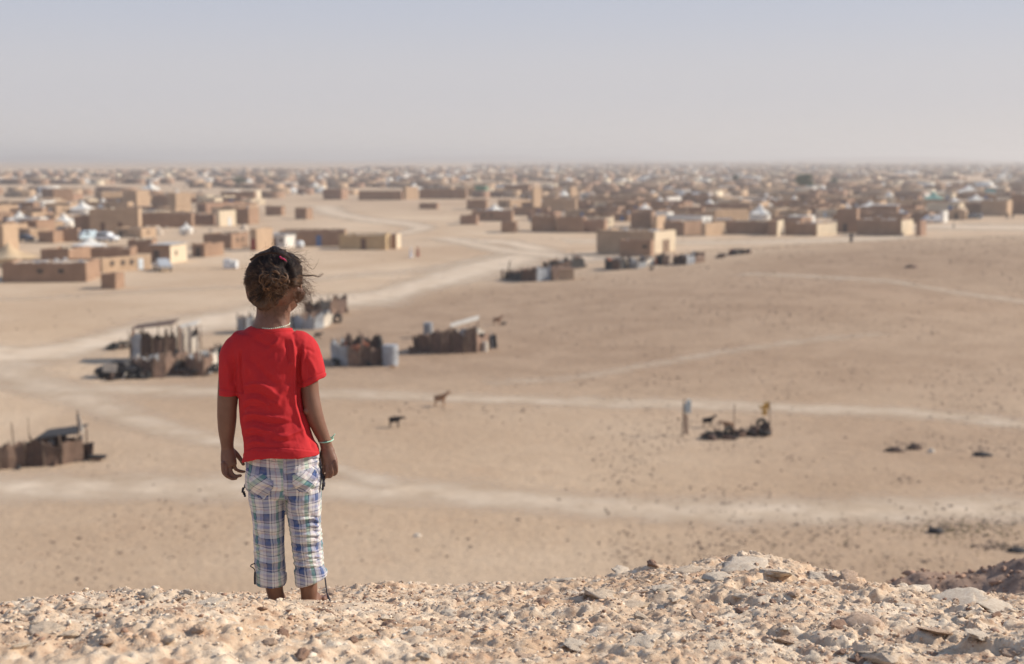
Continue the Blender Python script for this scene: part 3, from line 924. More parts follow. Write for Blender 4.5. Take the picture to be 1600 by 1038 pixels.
house(741,759,291,306,3,GREEN,'green-painted square house in the middle of the far rows', depth=7)
house(728,741,294,307,1,TAN,'tan block directly left of the green house', depth=6)
house(788,827,290,306,3,BROWN,'brown house right of the green house', depth=7)
house(729,760,313,328,3,BROWN,'brown house left of the middle white tent', depth=7)
house(737,800,330,346,3,BROWN,'long dark brown house with a pale lean-to, below the middle white tent', depth=7, fw=(.3,.5))
house(719,745,337,351,3,RED,'small reddish brown box house at the near left end of the middle right rows', depth=6)
house(783,806,348,364,3,BROWN,'brown house half buried in a mud heap left of the cream-ended building', depth=6)
house(655,683,318,327,3,BROWN,'crumbled brown ruin lying low in the open ground', roofless=True, depth=4)
# ---- right middle
house(830,868,338,363,2,BROWN,'brown house row start with jagged top, above and left of the cream-ended building', depth=7)
house(870,912,340,364,3,BROWN,'jagged-topped brown house, middle of the row above the cream-ended building', depth=7)
house(912,945,344,364,4,RED,'reddish brown house at the right of the jagged row', depth=7)
house(848,900,312,332,2,TAN,'long tan wall house in front of the two slim towers', depth=8)
house(831,834,294,328,12,TAN,'slim tan tower, the left one of two', depth=4)
house(888,892,292,316,10,TAN,'slim tan tower, the right one of two', depth=4)
house(917,997,308,322,2,BROWN,'long dark brown wall in the far rows right of the slim towers', depth=8)
house(997,1040,315,331,2,BROWN,'brown wall lower than and right of the long dark wall', depth=8)
house(1040,1044,308,323,20,WHITE,'whitish cube house in the far rows', depth=7)
house(985,1018,332,357,6,BROWN,'tall dark brown block above the cream-ended building', depth=7)
house(1022,1026,338,359,14,TAN,'pale tan house right of the tall dark brown block', depth=6)
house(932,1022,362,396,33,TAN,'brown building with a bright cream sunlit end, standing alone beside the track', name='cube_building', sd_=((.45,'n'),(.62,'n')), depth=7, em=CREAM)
house(968,1017,376,400,5,BROWN,'lower brown annex in front of the building with the cream end', fw=(.8,), depth=3)
house(1037,1069,347,369,29,BROWN,'brown house with a broad tan sunlit side just right of the cream-ended building', depth=8)
house(1098,1102,349,369,31,TAN,'tan sunlit wall house with pale patches at its foot', depth=8)
house(1134,1200,347,367,5,BROWN,'long brown house below the small peaked white tent', depth=8)
house(1061,1098,325,343,3,BROWN,'dark brown block in the second row, right half', depth=7)
house(1112,1118,328,349,52,TAN,'broad tan sunlit house left of the small peaked white tent', depth=10)
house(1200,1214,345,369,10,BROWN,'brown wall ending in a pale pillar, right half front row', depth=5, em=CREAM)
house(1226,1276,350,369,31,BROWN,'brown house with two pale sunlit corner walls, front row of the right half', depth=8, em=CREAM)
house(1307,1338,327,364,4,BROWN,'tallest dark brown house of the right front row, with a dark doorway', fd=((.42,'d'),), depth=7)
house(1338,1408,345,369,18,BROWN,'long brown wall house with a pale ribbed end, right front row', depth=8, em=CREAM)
house(1435,1438,345,369,9,RED,'narrow reddish pillar-like hut at the right end of the front row', depth=3)
house(1417,1452,333,349,8,BROWN,'brown house behind the long wall house, with a pale end pillar', depth=7)
house(1479,1509,330,344,3,TAN,'tan gabled shed with a dark opening beside the pale square', gable=True, fd=((.5,'d'),), depth=6)
house(1471,1474,330,348,7,WHITE,'narrow white-painted kiosk beside the tan gabled shed', depth=3)
house(1532,1573,314,338,8,TAN,'tan house with a bright narrow end near the right edge', depth=8)
house(1578,1640,306,336,4,BROWN,'dark brown house cut by the right edge of the picture', depth=8)
house(1510,1545,318,336,3,BROWN,'brown house between the gabled shed and the tan house near the right edge', depth=8)
house(1215,1262,330,348,4,TAN,'long tan house behind the right front row', depth=8)
house(1152,1190,318,330,3,BROWN,'dark flat house behind the small peaked white tent', depth=8)
house(1360,1402,322,338,3,BROWN,'dark brown house behind the long wall house with a light roof line', depth=8, roof='tin')

# ---- tents
tent(8,54,330,352,tarp_white,'large white tent, leftmost of all, peaked over a brown house')
tent(108,150,314,334,tarp_white,'white peaked tent standing just behind the tan house with two openings')
tent(110,172,371,392,tarp_white,'broad flat white tent below the parked white car and van')
tent(222,250,284,302,tarp_white,'bright white tent cluster in the upper left rows')
tent(271,284,295,310,tarp_white,'small bright white dome tent right of the white tent cluster')
tent(-30,58,380,416,tarp_tan,'big tan canvas tent at the left edge')
tent(279,303,347,364,tarp_white,'small white tent left of the small cream cube house')
tent(482,504,284,298,tarp_white,'white tent behind the square reddish house in the middle')
tent(632,662,286,300,tarp_white,'wide low white tent left of the long plain wall')
tent(760,787,318,334,tarp_white,'white peaked tent above the long dark house with the lean-to')
tent(1168,1207,319,343,tarp_white,'white tent with a tall sharp peak in the right half')
tent(1440,1476,299,318,tarp_green,'pale green tent, the only green one')
tent(1495,1531,289,305,tarp_white,'large cream tent far right, right of the green tent')
tent(1377,1401,299,313,tarp_white,'white tent left of the green tent')
tent(1471,1493,285,297,tarp_white,'small white tent above and right of the green tent')
tent(1316,1331,316,330,tarp_white,'little sharp white tent above the tallest dark brown house')
tent(1342,1376,314,328,tarp_white,'slumped white tent right of the little sharp one')
tent(1005,1035,298,310,tarp_white,'low white tent above the long dark wall, right half')
tent(1372,1388,284,296,tarp_white,'small white tent above the white tent left of the green one')

# ---- cars
body_white = mat('car_paint_white', (0.72, 0.73, 0.73), var=0.08, scale=1, bump=0, rough=0.35, spec=0.5)
body_dark = mat('car_paint_dark', (0.06, 0.065, 0.08), var=0.1, scale=1, bump=0, rough=0.35, spec=0.5)
body_silver = mat('car_paint_silver', (0.42, 0.44, 0.46), var=0.1, scale=1, bump=0, rough=0.35, spec=0.5)
body_blue = mat('car_paint_paleblue', (0.45, 0.55, 0.60), var=0.1, scale=1, bump=0, rough=0.35, spec=0.5)
glass = mat('car_glass', (0.03, 0.035, 0.04), var=0.1, scale=1, bump=0, rough=0.1, spec=0.6)
rubber = mat('rubber', (0.03, 0.028, 0.026), var=0.3, scale=5, bump=0.2)
metal_rim = mat('wheel_rim', (0.45, 0.45, 0.45), var=0.1, scale=5, bump=0, metal=0.8, rough=0.4)

def car(px, pbase, rz, m, kind, label, cat):
    C = ground(px, pbase)
    root = empty('parked_' + cat.replace(' ', '_'), C, rz); tag(root, label, cat)
    L_, W_ = {'suv': (4.4, 1.8), 'van': (4.6, 1.85), 'pickup': (4.9, 1.8), 'sedan': (4.3, 1.7)}[kind]
    prof = {'suv': [(0,.45),(0,.95),(.1,1.05),(1.2,1.15),(1.7,1.78),(4.2,1.8),(4.4,1.1),(4.4,.45)],
            'van': [(0,.45),(0,1.05),(.5,1.2),(1.2,1.95),(4.55,2.0),(4.6,1.0),(4.6,.45)],
            'pickup': [(0,.5),(0,.98),(1.3,1.1),(1.8,1.72),(2.9,1.72),(3.05,1.1),(4.85,1.08),(4.9,.5)],
            'sedan': [(0,.4),(0,.8),(1.1,.95),(1.7,1.42),(3.1,1.42),(3.8,.98),(4.3,.9),(4.3,.4)]}[kind]
    n = len(prof); V = []; 
    for y, ins in ((-W_/2, 1), (W_/2, 1)):
        for (x, z) in prof:
            V.append((x-L_/2, y*(0.86 if z > 1.2 else 1.0), z))
    F = [tuple(range(n))[::-1], tuple(range(n, 2*n))] + [(k, (k+1) % n, n+(k+1) % n, n+k) for k in range(n)]
    b = mk('body', V, F, m, root)
    bev = b.modifiers.new('bevel', 'BEVEL'); bev.width = 0.07; bev.segments = 2
    hi = max(z for _, z in prof)
    gx0, gx1 = {'suv': (1.75, 4.1), 'van': (1.3, 2.4), 'pickup': (1.8, 2.85), 'sedan': (1.75, 3.05)}[kind]
    lo = 1.18 if kind != 'sedan' else 1.0
    for sgn in (-1, 1):
        MB().hexa([(gx0-L_/2-.2, sgn*W_/2*.965-.02, lo), (gx1-L_/2+.1, sgn*W_/2*.965-.02, lo), (gx1-L_/2+.1, sgn*W_/2*.965+.02, lo), (gx0-L_/2-.2, sgn*W_/2*.965+.02, lo),
                   (gx0-L_/2+.1, sgn*W_/2*.885-.02, hi-.12), (gx1-L_/2, sgn*W_/2*.885-.02, hi-.12), (gx1-L_/2, sgn*W_/2*.885+.02, hi-.12), (gx0-L_/2+.1, sgn*W_/2*.885+.02, hi-.12)]).build('window', glass, root)
    w0 = None
    for x in (.85, L_-.9):
        for y in (-W_/2+.08, W_/2-.08):
            V = []; F = []
            for k in range(14):
                a = 2*math.pi*k/14
                for yy, rr in ((-.1, .30), (-.1, .36), (.1, .36), (.1, .30)): V.append((rr*math.cos(a), yy, rr*math.sin(a)))
            for k in range(14):
                for q in range(4):
                    F.append((4*k+q, 4*k+(q+1) % 4, 4*((k+1) % 14)+(q+1) % 4, 4*((k+1) % 14)+q))
            we = mk('wheel', V, F, rubber, root, loc=(x-L_/2, y, .36))
            V2 = [(.30*math.cos(2*math.pi*k/14), yy, .30*math.sin(2*math.pi*k/14)) for yy in (-.07, .07) for k in range(14)]
            F2 = [tuple(range(14)), tuple(range(14, 28))[::-1]]
            mk('rim', V2, F2, metal_rim, we)
    return root
car(36,378,R(-14),body_dark,'sedan','dark car parked low among the brown blocks at the left','car')
car(134,377,R(62),body_blue,'van','pale blue-white van parked left of the white car','van')
car(168,378,R(160),body_white,'suv','white off-road car parked right of the pale van','car')
car(254,423,R(115),body_silver,'pickup','silver pickup parked in front of the cream-ended house','pickup truck')
car(1455,349,R(10),body_white,'van','small white van parked at the edge of the pale square','van')
car(1520,343,R(20),body_dark,'sedan','dark car parked among people by the gabled shed','car')

# ---- tanks, rubbish bins and boxes
tank_white = mat('tank_white', (0.70, 0.72, 0.72), var=0.1, scale=2, bump=0, rough=0.6)
tank_blue = mat('tank_blue', (0.13, 0.27, 0.50), var=0.15, scale=2, bump=0, rough=0.6)
tank_teal = mat('tank_teal', (0.16, 0.36, 0.38), var=0.15, scale=2, bump=0, rough=0.6)
def tank(px0, px1, ptop, pbase, m, label, boxy=False):
    C = ground((px0+px1)/2, pbase); D = C.y*CT + (CAM.z-C.z)*ST
    w = (px1-px0)*D/FPX; h = (pbase-ptop)*D/FPX
    root = empty('water_tank', C, random.uniform(-.4, .1)); tag(root, label, 'water tank')
    if boxy:
        MB().box(-w/2, w/2, -w/2, w/2, .12, h*.9).build('tank_body', m, root)
        MB().box(-w*.12, w*.12, -w*.12, w*.12, h*.9, h).build('lid', m, root)
    else:
        MB().tube([(0,0,.1),(0,0,h*.78),(0,0,h*.9)], [w/2, w/2, w*.34], 18).build('tank_body', m, root, True)
        MB().tube([(0,0,h*.9),(0,0,h)], [w*.2, w*.2], 12).build('lid', m, root, True)
    MB().box(-w*.55, w*.55, -w*.55, w*.55, -.2, .11).build('stand', adobe[BROWN], root)
tank(463,475,376,389,tank_white,'white water tank standing right of the whitish cabin')
tank(350,362,404,420,tank_white,'grey-white metal tank standing alone in the open, left of the child\'s head', True)
tank(363,371,406,420,tank_white,'second smaller pale tank beside the grey-white metal one', True)
tank(1405,1411,327,347,tank_white,'tall white tank standing beside the blue one')
tank(1411,1420,331,347,tank_blue,'bright blue tank standing behind the long brown wall house')
tank(1541,1553,295,307,tank_teal,'teal cube tank in the far rows at the right', True)
tank(1081,1092,300,311,tank_white,'small white tank on the far rows near the whitish cube house', True)
tank(942,958,334,340,tank_blue,'low blue tarpaulin-covered tank above the jagged row', True)
tank(852,868,292,302,tank_white,'pale bluish tank between the two slim towers', True)
# ------------------------------------------------------------------ the rest of the town, row behind row
def px_pt(p):
    d = Vector(p) - CAM; dep = d.y*CT - d.z*ST; up = d.y*ST + d.z*CT
    return 800 + FPX*d.x/dep, 519 - FPX*up/dep

def town_density(px, py):
    """how thickly the photo is built up at this picture point (0..1)"""
    v = py - 247
    if px < 395:
        if v < 19: return 0.0
        if v < 25: return 0.35
        if v < 28: return 0.75
        if v < 128: return 0.50 if py < 372 else (0.45 if px < 130 and py < 384 else 0.0)
        return 0
    if px < 560:
        if v < 18: return 0.0
        if v < 24: return 0.6
        if v < 58: return 0.75
        return 0
    if px < 735:
        if v < 15: return 0.0
        if v < 24: return 0.5
        if v < 50: return 0.8
        return 0
    if px < 900:
        if v < 11: return 0.04
        if v < 24: return 0.6
        if v < 64: return 0.7
        if v < 108 and px > 800: return 0.55
        return 0
    edge = 352
    if px > 1450: edge = 330
    if v < 9: return 0.15
    if v < 13: return 0.5
    if py < edge: return 0.85
    return 0

rt = np.random.default_rng(77)
gen = []
occ = []      # (px0,px1,py) of explicit houses so that generics do not stand in them
for o in list(COL.objects):
    if o.type == 'EMPTY' and 'category' in o:
        x, y = px_pt(o.location); occ.append((x, y, 3.0))
taken = {}
def free(x, y, r):
    cx, cy = int(x//14), int(y//14)
    for i in (-1, 0, 1):
        for j in (-1, 0, 1):
            for (a, b_, rr) in taken.get((cx+i, cy+j), ()):
                if (a-x)**2 + (b_-y)**2 < (r+rr)**2*0.55: return False
    return True
for o in list(COL.objects):
    if o.type == 'EMPTY' and 'category' in o:
        x, y = o.location.x, o.location.y
        for k in (0, 5, 10):
            xx = x + k*math.cos(o.rotation_euler.z); yy = y + k*math.sin(o.rotation_euler.z)
            taken.setdefault((int(xx//14), int(yy//14)), []).append((xx, yy, 5))
tries = 0
while tries < 90000 and len(gen) < 4200:
    tries += 1
    # v with density ~ 1/v^1.6
    q = rt.uniform()
    a, b_ = 7.5, 124.0; e = -0.95
    v = (a**e + q*(b_**e - a**e))**(1/e)
    px = rt.uniform(-80, 1700); py = 247 + v
    if rt.uniform() > town_density(px, py): continue
    D = 16*FPX/v; x = (px-800)/FPX*D; y = D
    cl = float(vnoise(x/70.0, y/90.0, seed=61))
    if cl < -0.28 and v < 95: continue
    big = rt.uniform()
    w = rt.uniform(4, 8.5) if big < .72 else rt.uniform(9, 16); d = rt.uniform(3.5, 6.5)
    if not free(x, y, max(w, d)*0.5): continue
    taken.setdefault((int(x//14), int(y//14)), []).append((x, y, max(w, d)*0.5))
    gen.append((x, y, w, d, px, py, rt.uniform()))
gen.sort(key=lambda g: g[1])
print('generic buildings', len(gen))

N_IND = 300 - 84
protos = {}
def proto(kind, ci, vi):
    key = (kind, ci, vi)
    if key in protos: return protos[key]
    mb, rf, dk, wk = MB(), MB(), MB(), MB()
    wall_parts(mb, rf, 1.0*8, 5.0, 2.7)
    res = [('wall', mb, adobe[ci]), ('roof', rf, tin_roof if vi == 2 else earth_roof)]
    x = [2.0, 4.2, 5.8, 3.0][vi]
    dk.box(x-.5, x+.5, -0.06, 0.02, 0, 1.95); res.append(('door', dk, [wood_dark, door_brown, door_blue, door_pale][vi]))
    wk.box(x+1.0, x+1.7, -0.03, 0.02, 1.2, 1.8); res.append(('window', wk, wood_dark))
    w2 = MB().box(7.98, 8.05, 2.0, 2.7, 1.1, 1.8); res.append(('window', w2, wood_dark))
    out = []
    for nm, m_, mt in res:
        me = bpy.data.meshes.new(nm); me.from_pydata(m_.v, [], m_.f); me.update(); me.materials.append(mt); out.append((nm, me))
    protos[key] = out
    return out

LAND = [(-200, 'at the left edge'), (60, 'behind the leftmost white tent'), (180, 'behind the two-door tan house'), (300, 'above the small cream cube house'),
        (410, 'above the ruined huts'), (560, 'above the ochre building'), (690, 'behind the long plain wall'), (800, 'right of green house'), (900, 'around the two slim towers'),
        (1010, 'above the cream-ended building'), (1130, 'left of the sharp white tent'), (1210, 'below the round green tree'), (1300, 'above the tallest brown house'),
        (1400, 'left of the green tent'), (1500, 'right of the green tent'), (1800, 'at the far right edge')]
ROW = [(268, 'in the farthest rows'), (280, 'in the distant rows'), (293, 'in upper middle rows'), (308, 'in the middle rows'), (326, 'in the nearer rows'), (600, 'in the nearest rows')]
CNAME = {BROWN: 'brown adobe house', TAN: 'tan adobe house', RED: 'reddish adobe house', CREAM: 'cream plastered house', WHITE: 'whitewashed house'}
ORD = ['leftmost', 'second from left', 'third from left', 'fourth from left', 'fifth from left', 'sixth from left', 'seventh from left', 'eighth from left', 'ninth from left', 'tenth from left', 'eleventh from left', 'twelfth from left', 'thirteenth from left', 'fourteenth from left', 'fifteenth from left', 'sixteenth from left', 'seventeenth from left', 'eighteenth from left']
cells = {}
rest = []
for gi, (x, y, w, d, px, py, rnd) in enumerate(gen):
    isTent = rnd > 0.925
    if gi < N_IND + 26:
        col_ = CNAME and (BROWN if rnd < .38 else TAN if rnd < .72 else RED if rnd < .79 else CREAM if rnd < .88 else WHITE)
        kind = 'tent' if isTent else CNAME[col_]
        land = next(n for lim, n in LAND if px < lim + 60); row = next(n for lim, n in ROW if py < lim)
        cells.setdefault((kind, row, land), []).append((px, gi, x, y, w, d, rnd, col_))
    else:
        rest.append((x, y, w, d, rnd))
for (kind, row, land), L_ in cells.items():
    L_.sort()
    for k, (px, gi, x, y, w, d, rnd, col_) in enumerate(L_):
        pos = '' if len(L_) == 1 else (ORD[min(k, 17)] if k < len(L_)-1 else 'rightmost') + ' '
        if kind == 'tent':
            D = y; hw = 6.0*FPX/D/2
            p0 = px_pt((x, y, 0))
            t = tent(p0[0]-hw, p0[0]+hw, p0[1]-3.0*FPX/D, p0[1], tarp_white, f'{pos}white tent {row} {land}'.strip(), 'tents among the houses')
            continue
        size = 'long' if w > 9 else 'small'
        z = tz(x, y)
        root = empty('adobe_house', (x, y, z), -R(22 + 16*math.sin(gi*1.7) + (90 if rnd*97 % 1 < .12 else 0)))
        sz = (w/8.0, d/5.0, 0.64 + 0.36*((rnd*31) % 1))
        tag(root, f'{pos}{kind} {row} {land}', 'house', 'flat-roofed houses of the town')
        for nm, me in proto('house', col_, gi % 4):
            c = bpy.data.objects.new(nm, me); COL.objects.link(c); c.parent = root; c.scale = sz

# past the first three hundred: one joined mesh per wall colour
for ci, lo, hi in ((BROWN, 0, .36), (TAN, .36, .68), (RED, .68, .76), (CREAM, .76, .86), (WHITE, .86, .925)):
    V, F = [], []
    for (x, y, w, d, rnd) in rest:
        if not (lo <= rnd < hi): continue
        a = -R(22 + 18*math.sin(x*1.7+y)); c, s = math.cos(a), math.sin(a)
        h = 2.0 + 1.2*((rnd*53) % 1); z = 0
        b = len(V)
        for (lx, ly, lz) in ((0,0,-.3),(w,0,-.3),(w,d,-.3),(0,d,-.3),(0,0,h),(w,0,h),(w,d,h),(0,d,h),(.3,.3,h),(w-.3,.3,h),(w-.3,d-.3,h),(.3,d-.3,h),(.3,.3,h-.3),(w-.3,.3,h-.3),(w-.3,d-.3,h-.3),(.3,d-.3,h-.3)):
            V.append((x + lx*c - ly*s, y + lx*s + ly*c, z + lz))
        for k in range(4):
            n = (k+1) % 4
            F += [(b+k, b+n, b+4+n, b+4+k), (b+4+k, b+4+n, b+8+n, b+8+k), (b+8+k, b+8+n, b+12+n, b+12+k)]
        F.append((b+12, b+13, b+14, b+15))
        if (rnd*17) % 1 < .4:   # a second room or yard wall beside it
            b = len(V); w2 = 2.5 + 4*((rnd*71) % 1); h2 = h*0.72
            for (lx, ly, lz) in ((-w2,1,-.3),(-.1,1,-.3),(-.1,d-.5,-.3),(-w2,d-.5,-.3),(-w2,1,h2),(-.1,1,h2),(-.1,d-.5,h2),(-w2,d-.5,h2)):
                V.append((x + lx*c - ly*s, y + lx*s + ly*c, z + lz))
            F += [(b+4,b+5,b+6,b+7),(b,b+1,b+5,b+4),(b+1,b+2,b+6,b+5),(b+2,b+3,b+7,b+6),(b+3,b,b+4,b+7)]
    if not V: continue
    me = mesh_np('far_houses', V, F) 
    me.materials.append(adobe[ci])
    o = link_mesh('far_houses', me)
    tag(o, {BROWN: 'mass of tiny brown houses filling the far town', TAN: 'mass of tiny tan houses filling the far town', RED: 'scatter of tiny reddish houses in the far town',
            CREAM: 'scatter of tiny cream houses in the far town', WHITE: 'scatter of tiny whitish houses in the far town'}[ci], 'houses', kind='stuff')
V, F = [], []
for (x, y, w, d, rnd) in rest:
    if rnd < .925: continue
    b = len(V); r_ = 3.2; z = 0
    for k in range(8):
        V.append((x + r_*math.cos(k*math.pi/4), y + r_*math.sin(k*math.pi/4), -.2))
    for k in range(8): V.append((x + r_*math.cos(k*math.pi/4), y + r_*math.sin(k*math.pi/4), 1.2))
    for k in range(8): V.append((x + r_*.4*math.cos(k*math.pi/4), y + r_*.4*math.sin(k*math.pi/4), 2.0))
    V += [(x, y, 3.4)]*1
    for k in range(8):
        n = (k+1) % 8
        F += [(b+k, b+n, b+8+n, b+8+k), (b+8+k, b+8+n, b+16+n, b+16+k), (b+16+k, b+16+n, b+24, b+24)]
me = bpy.data.meshes.new('far_tents'); me.from_pydata(V, [], [f if f[2] != f[3] else f[:3] for f in F]); me.update()
o = link_mesh('far_tents', me, tarp_white); tag(o, 'tiny white tents dotted over the far town', 'tents', kind='stuff')

# yard clutter between the houses: low heaps, cloths, small boxes
V, F = [], []
rt = np.random.default_rng(5)
for i in range(900):
    v = rt.uniform(30, 120); px = rt.uniform(-20, 1640); py = 247+v
    if town_density(px, py) < .5: continue
    D = 16*FPX/v; x = (px-800)/FPX*D; y = D; s = rt.uniform(.3, 1.1); b = len(V); z = tz(x, y); hh = s*rt.uniform(.5, 1.4)
    for (lx, ly, lz) in ((-s,-s,-.1),(s,-s,-.1),(s,s,-.1),(-s,s,-.1),(-s*.7,-s*.6,hh),(s*.5,-s*.7,hh*.8),(s*.6,s*.7,hh),(-s*.6,s*.5,hh*.9)):
        V.append((x+lx, y+ly, z+lz))
    F += [(b+4,b+5,b+6,b+7),(b,b+1,b+5,b+4),(b+1,b+2,b+6,b+5),(b+2,b+3,b+7,b+6),(b+3,b,b+4,b+7)]
me = mesh_np('yard_clutter', V, F)
o = link_mesh('yard_clutter', me, mat('yard_clutter', (0.58, 0.47, 0.36), scale=0.06, col2=(0.12, 0.085, 0.07), bump=0)); tag(o, 'low heaps and odds and ends lying in the yards', 'rubbish', kind='stuff')

# ------------------------------------------------------------------ vegetation
leaf = mat('leaf', (0.06, 0.10, 0.035), scale=1.5, col2=(0.03, 0.055, 0.02), bump=0, rough=0.7)
leaf_grey = mat('leaf_grey', (0.15, 0.16, 0.11), scale=1.5, col2=(0.09, 0.10, 0.07), bump=0, rough=0.8)
bark = mat('bark', (0.16, 0.11, 0.08), scale=4, bump=0.4)
def tree(px, ptop, pbase, wpx, m, label, trunk=True, cat='tree'):
    C = ground(px, pbase); D = C.y*CT + (CAM.z-C.z)*ST
    h = (pbase-ptop)*D/FPX; w = wpx*D/FPX
    root = empty('tree' if trunk else 'bush', C); tag(root, label, cat)
    if trunk:
        mb = MB().tube([(0,0,-.2),(0.1,0,h*.25),(0,.1,h*.55)], [h*.04, h*.03, h*.015], 8)
        for k in range(5):
            a = k*1.26; mb.tube([(0,0,h*.28),(w*.2*math.cos(a), w*.2*math.sin(a), h*.5),(w*.34*math.cos(a), w*.34*math.sin(a), h*.66)], [h*.018, h*.012, h*.005], 5)
        mb.build('trunk', bark, root, True)
    rg = random.Random(int(px)); V, F = [], []
    zc, rz = (h*.62, h*.38) if trunk else (h*.42, h*.55)
    clumps = [(rg.gauss(0, .33), rg.gauss(0, .33), rg.uniform(-.75, .75)) for _ in range(26)]
    for k in range(5200 if trunk else 700):
        c = clumps[k % 26]
        p = Vector(c) + Vector((rg.gauss(0, 1), rg.gauss(0, 1), rg.gauss(0, 1))) * 0.16
        if p.length > 1.08: continue
        q = Vector((p.x*w*.55, p.y*w*.55, zc + p.z*rz)); s = h*0.028
        a = Vector((rg.gauss(0, 1), rg.gauss(0, 1), rg.gauss(0, 1))).normalized()*s; b_ = a.cross(Vector((rg.gauss(0, 1), rg.gauss(0, 1), 1))).normalized()*s*.6
        n = len(V); V += [tuple(q-a), tuple(q+b_), tuple(q+a), tuple(q-b_)]; F.append((n, n+1, n+2, n+3))
    mk('crown' if trunk else 'foliage', V, F, m, root)
tree(1256, 272, 299, 36, leaf, 'round dark green tree rising over the far houses on the right')
tree(376, 277, 293, 26, leaf_grey, 'grey-green leafy tree among the far houses on the left')
tree(1303, 278, 292, 16, leaf_grey, 'thin grey-green tree right of the round dark green one')
tree(1150, 272, 286, 12, leaf_grey, 'small faint grey-green tree left of the round dark green one')

V, F = [], []
rg = random.Random(8)
for i in range(260):
    px = rg.gauss(1525, 70); py = rg.gauss(829, 9)
    if i % 5 == 0: px, py = rg.uniform(1150, 1600), rg.uniform(815, 880)
    C = ground(px, py); s = rg.uniform(.04, .11)
    for k in range(12):
        a = rg.uniform(0, 6.28); r_ = s*rg.uniform(.3, 1); b = len(V); x, y = C.x + s*.3*math.cos(a), C.y + s*.3*math.sin(a)
        V += [(x-.012, y, C.z), (x+.012, y+.008, C.z), (x+r_*math.cos(a), y+r_*math.sin(a), C.z+s*rg.uniform(.4, 1.1))]; F.append((b, b+1, b+2))
o = mk('low_scrub', V, F, mat('dry_scrub', (0.20, 0.17, 0.09), scale=3, col2=(0.11, 0.10, 0.055), bump=0))
tag(o, 'low dry olive scrub tufts below the track at the lower right', 'scrub', kind='stuff')
# ================================================================== SCRAP PENS, ANIMALS AND PEOPLE
rust = mat('rusty_sheet', (0.14, 0.085, 0.062), scale=2.2, col2=(0.065, 0.045, 0.038), bump=0.4, bscale=5, objvar=0.35)
rust2 = mat('brown_sacking', (0.22, 0.14, 0.10), scale=2.2, col2=(0.12, 0.08, 0.06), bump=0.4, bscale=5, objvar=0.3)
grey_sheet = mat('zinc_sheet', (0.34, 0.36, 0.38), scale=1.6, col2=(0.20, 0.20, 0.21), bump=0.2, rough=0.55, objvar=0.2)
pale_sheet = mat('pale_board', (0.68, 0.62, 0.52), scale=1.6, col2=(0.52, 0.45, 0.37), bump=0.2, objvar=0.12)
char_cloth = mat('charcoal_cloth', (0.055, 0.05, 0.05), scale=2, col2=(0.03, 0.028, 0.028), bump=0.4)
wire_wood = mat('weathered_pole', (0.20, 0.14, 0.10), scale=8, col2=(0.11, 0.08, 0.06), bump=0.4)
orange_cloth = mat('orange_cloth', (0.48, 0.18, 0.10), scale=2, bump=0.3)
yellow_cloth = mat('yellow_cloth', (0.78, 0.50, 0.13), scale=5, col2=(0.60, 0.34, 0.10), bump=0.5, bdist=0.05)
blue_cloth = mat('pale_blue_cloth', (0.60, 0.66, 0.66), scale=5, col2=(0.40, 0.47, 0.50), bump=0.5, bdist=0.05)
PM = {'r': rust, 's': rust2, 'g': grey_sheet, 'p': pale_sheet, 'c': char_cloth, 'o': orange_cloth}
prand = random.Random(4)

def depth_of(p): return p.y*CT + (CAM.z-p.z)*ST

def sheet(root, a, b_, h, m, name='sheet', lean=0.0):
    """one upright scrap sheet from ground point a to b_"""
    base = root.location
    a = Vector(a) - base; b_ = Vector(b_) - base
    t = (b_-a).normalized(); n = Vector((t.y, -t.x, 0)); th = 0.03
    L_ = (b_-a).length; k = max(2, int(L_/0.4)); V = []; F = []
    for i in range(k+1):
        p = a + (b_-a)*(i/k) + n*prand.uniform(-.05, .05)
        hh = h*prand.uniform(.70, 1.14)
        for (z, o_) in ((-.15, 0), (hh*.5, prand.uniform(-.04, .04)), (hh, lean)):
            q = p + n*o_
            V.append((q.x+n.x*th, q.y+n.y*th, q.z+z)); V.append((q.x-n.x*th, q.y-n.y*th, q.z+z))
    for i in range(k):
        r0, r1 = i*6, (i+1)*6
        F += [(r0, r1, r1+2, r0+2), (r0+2, r1+2, r1+4, r0+4), (r1+1, r0+1, r0+3, r1+3), (r1+3, r0+3, r0+5, r1+5), (r0+4, r1+4, r1+5, r0+5)]
    F += [(0, 2, 3, 1), (2, 4, 5, 3)]
    e = k*6; F += [(e, e+1, e+3, e+2), (e+2, e+3, e+5, e+4)]
    return mk(name, V, F, m, root)

def tyre(root, p, r_, rot, name='tyre', parent_abs=True):
    V = []; F = []; n, mseg = 14, 7
    for i in range(n):
        a = 2*math.pi*i/n
        for j in range(mseg):
            b = 2*math.pi*j/mseg
            rr = r_*(0.72 + 0.28*math.cos(b)); V.append((rr*math.cos(a), rr*math.sin(a), r_*0.30*math.sin(b)))
    for i in range(n):
        for j in range(mseg):
            F.append((i*mseg+j, ((i+1) % n)*mseg+j, ((i+1) % n)*mseg+(j+1) % mseg, i*mseg+(j+1) % mseg))
    o = mk(name, V, F, rubber, root, True, loc=Vector(p) - (root.location if root else Vector()))
    o.rotation_euler = rot
    return o

def post(root, p, h, r_=0.05, lean=(0, 0), m=None, name='post'):
    q = Vector(p) - root.location
    return MB().tube([q - Vector((0,0,.2)), q + Vector((lean[0]*.5, lean[1]*.5, h*.5)), q + Vector((lean[0], lean[1], h))], [r_, r_*.9, r_*.75], 6).build(name, m or wire_wood, root)

def drum(root, p, r_, h, m, name='drum'):
    q = Vector(p) - root.location
    return MB().tube([q+Vector((0,0,-.05)), q+Vector((0,0,h*.33)), q+Vector((0,0,h*.34)), q+Vector((0,0,h*.66)), q+Vector((0,0,h*.67)), q+Vector((0,0,h))], [r_, r_, r_*1.04, r_, r_*1.04, r_], 14).build(name, m, root)

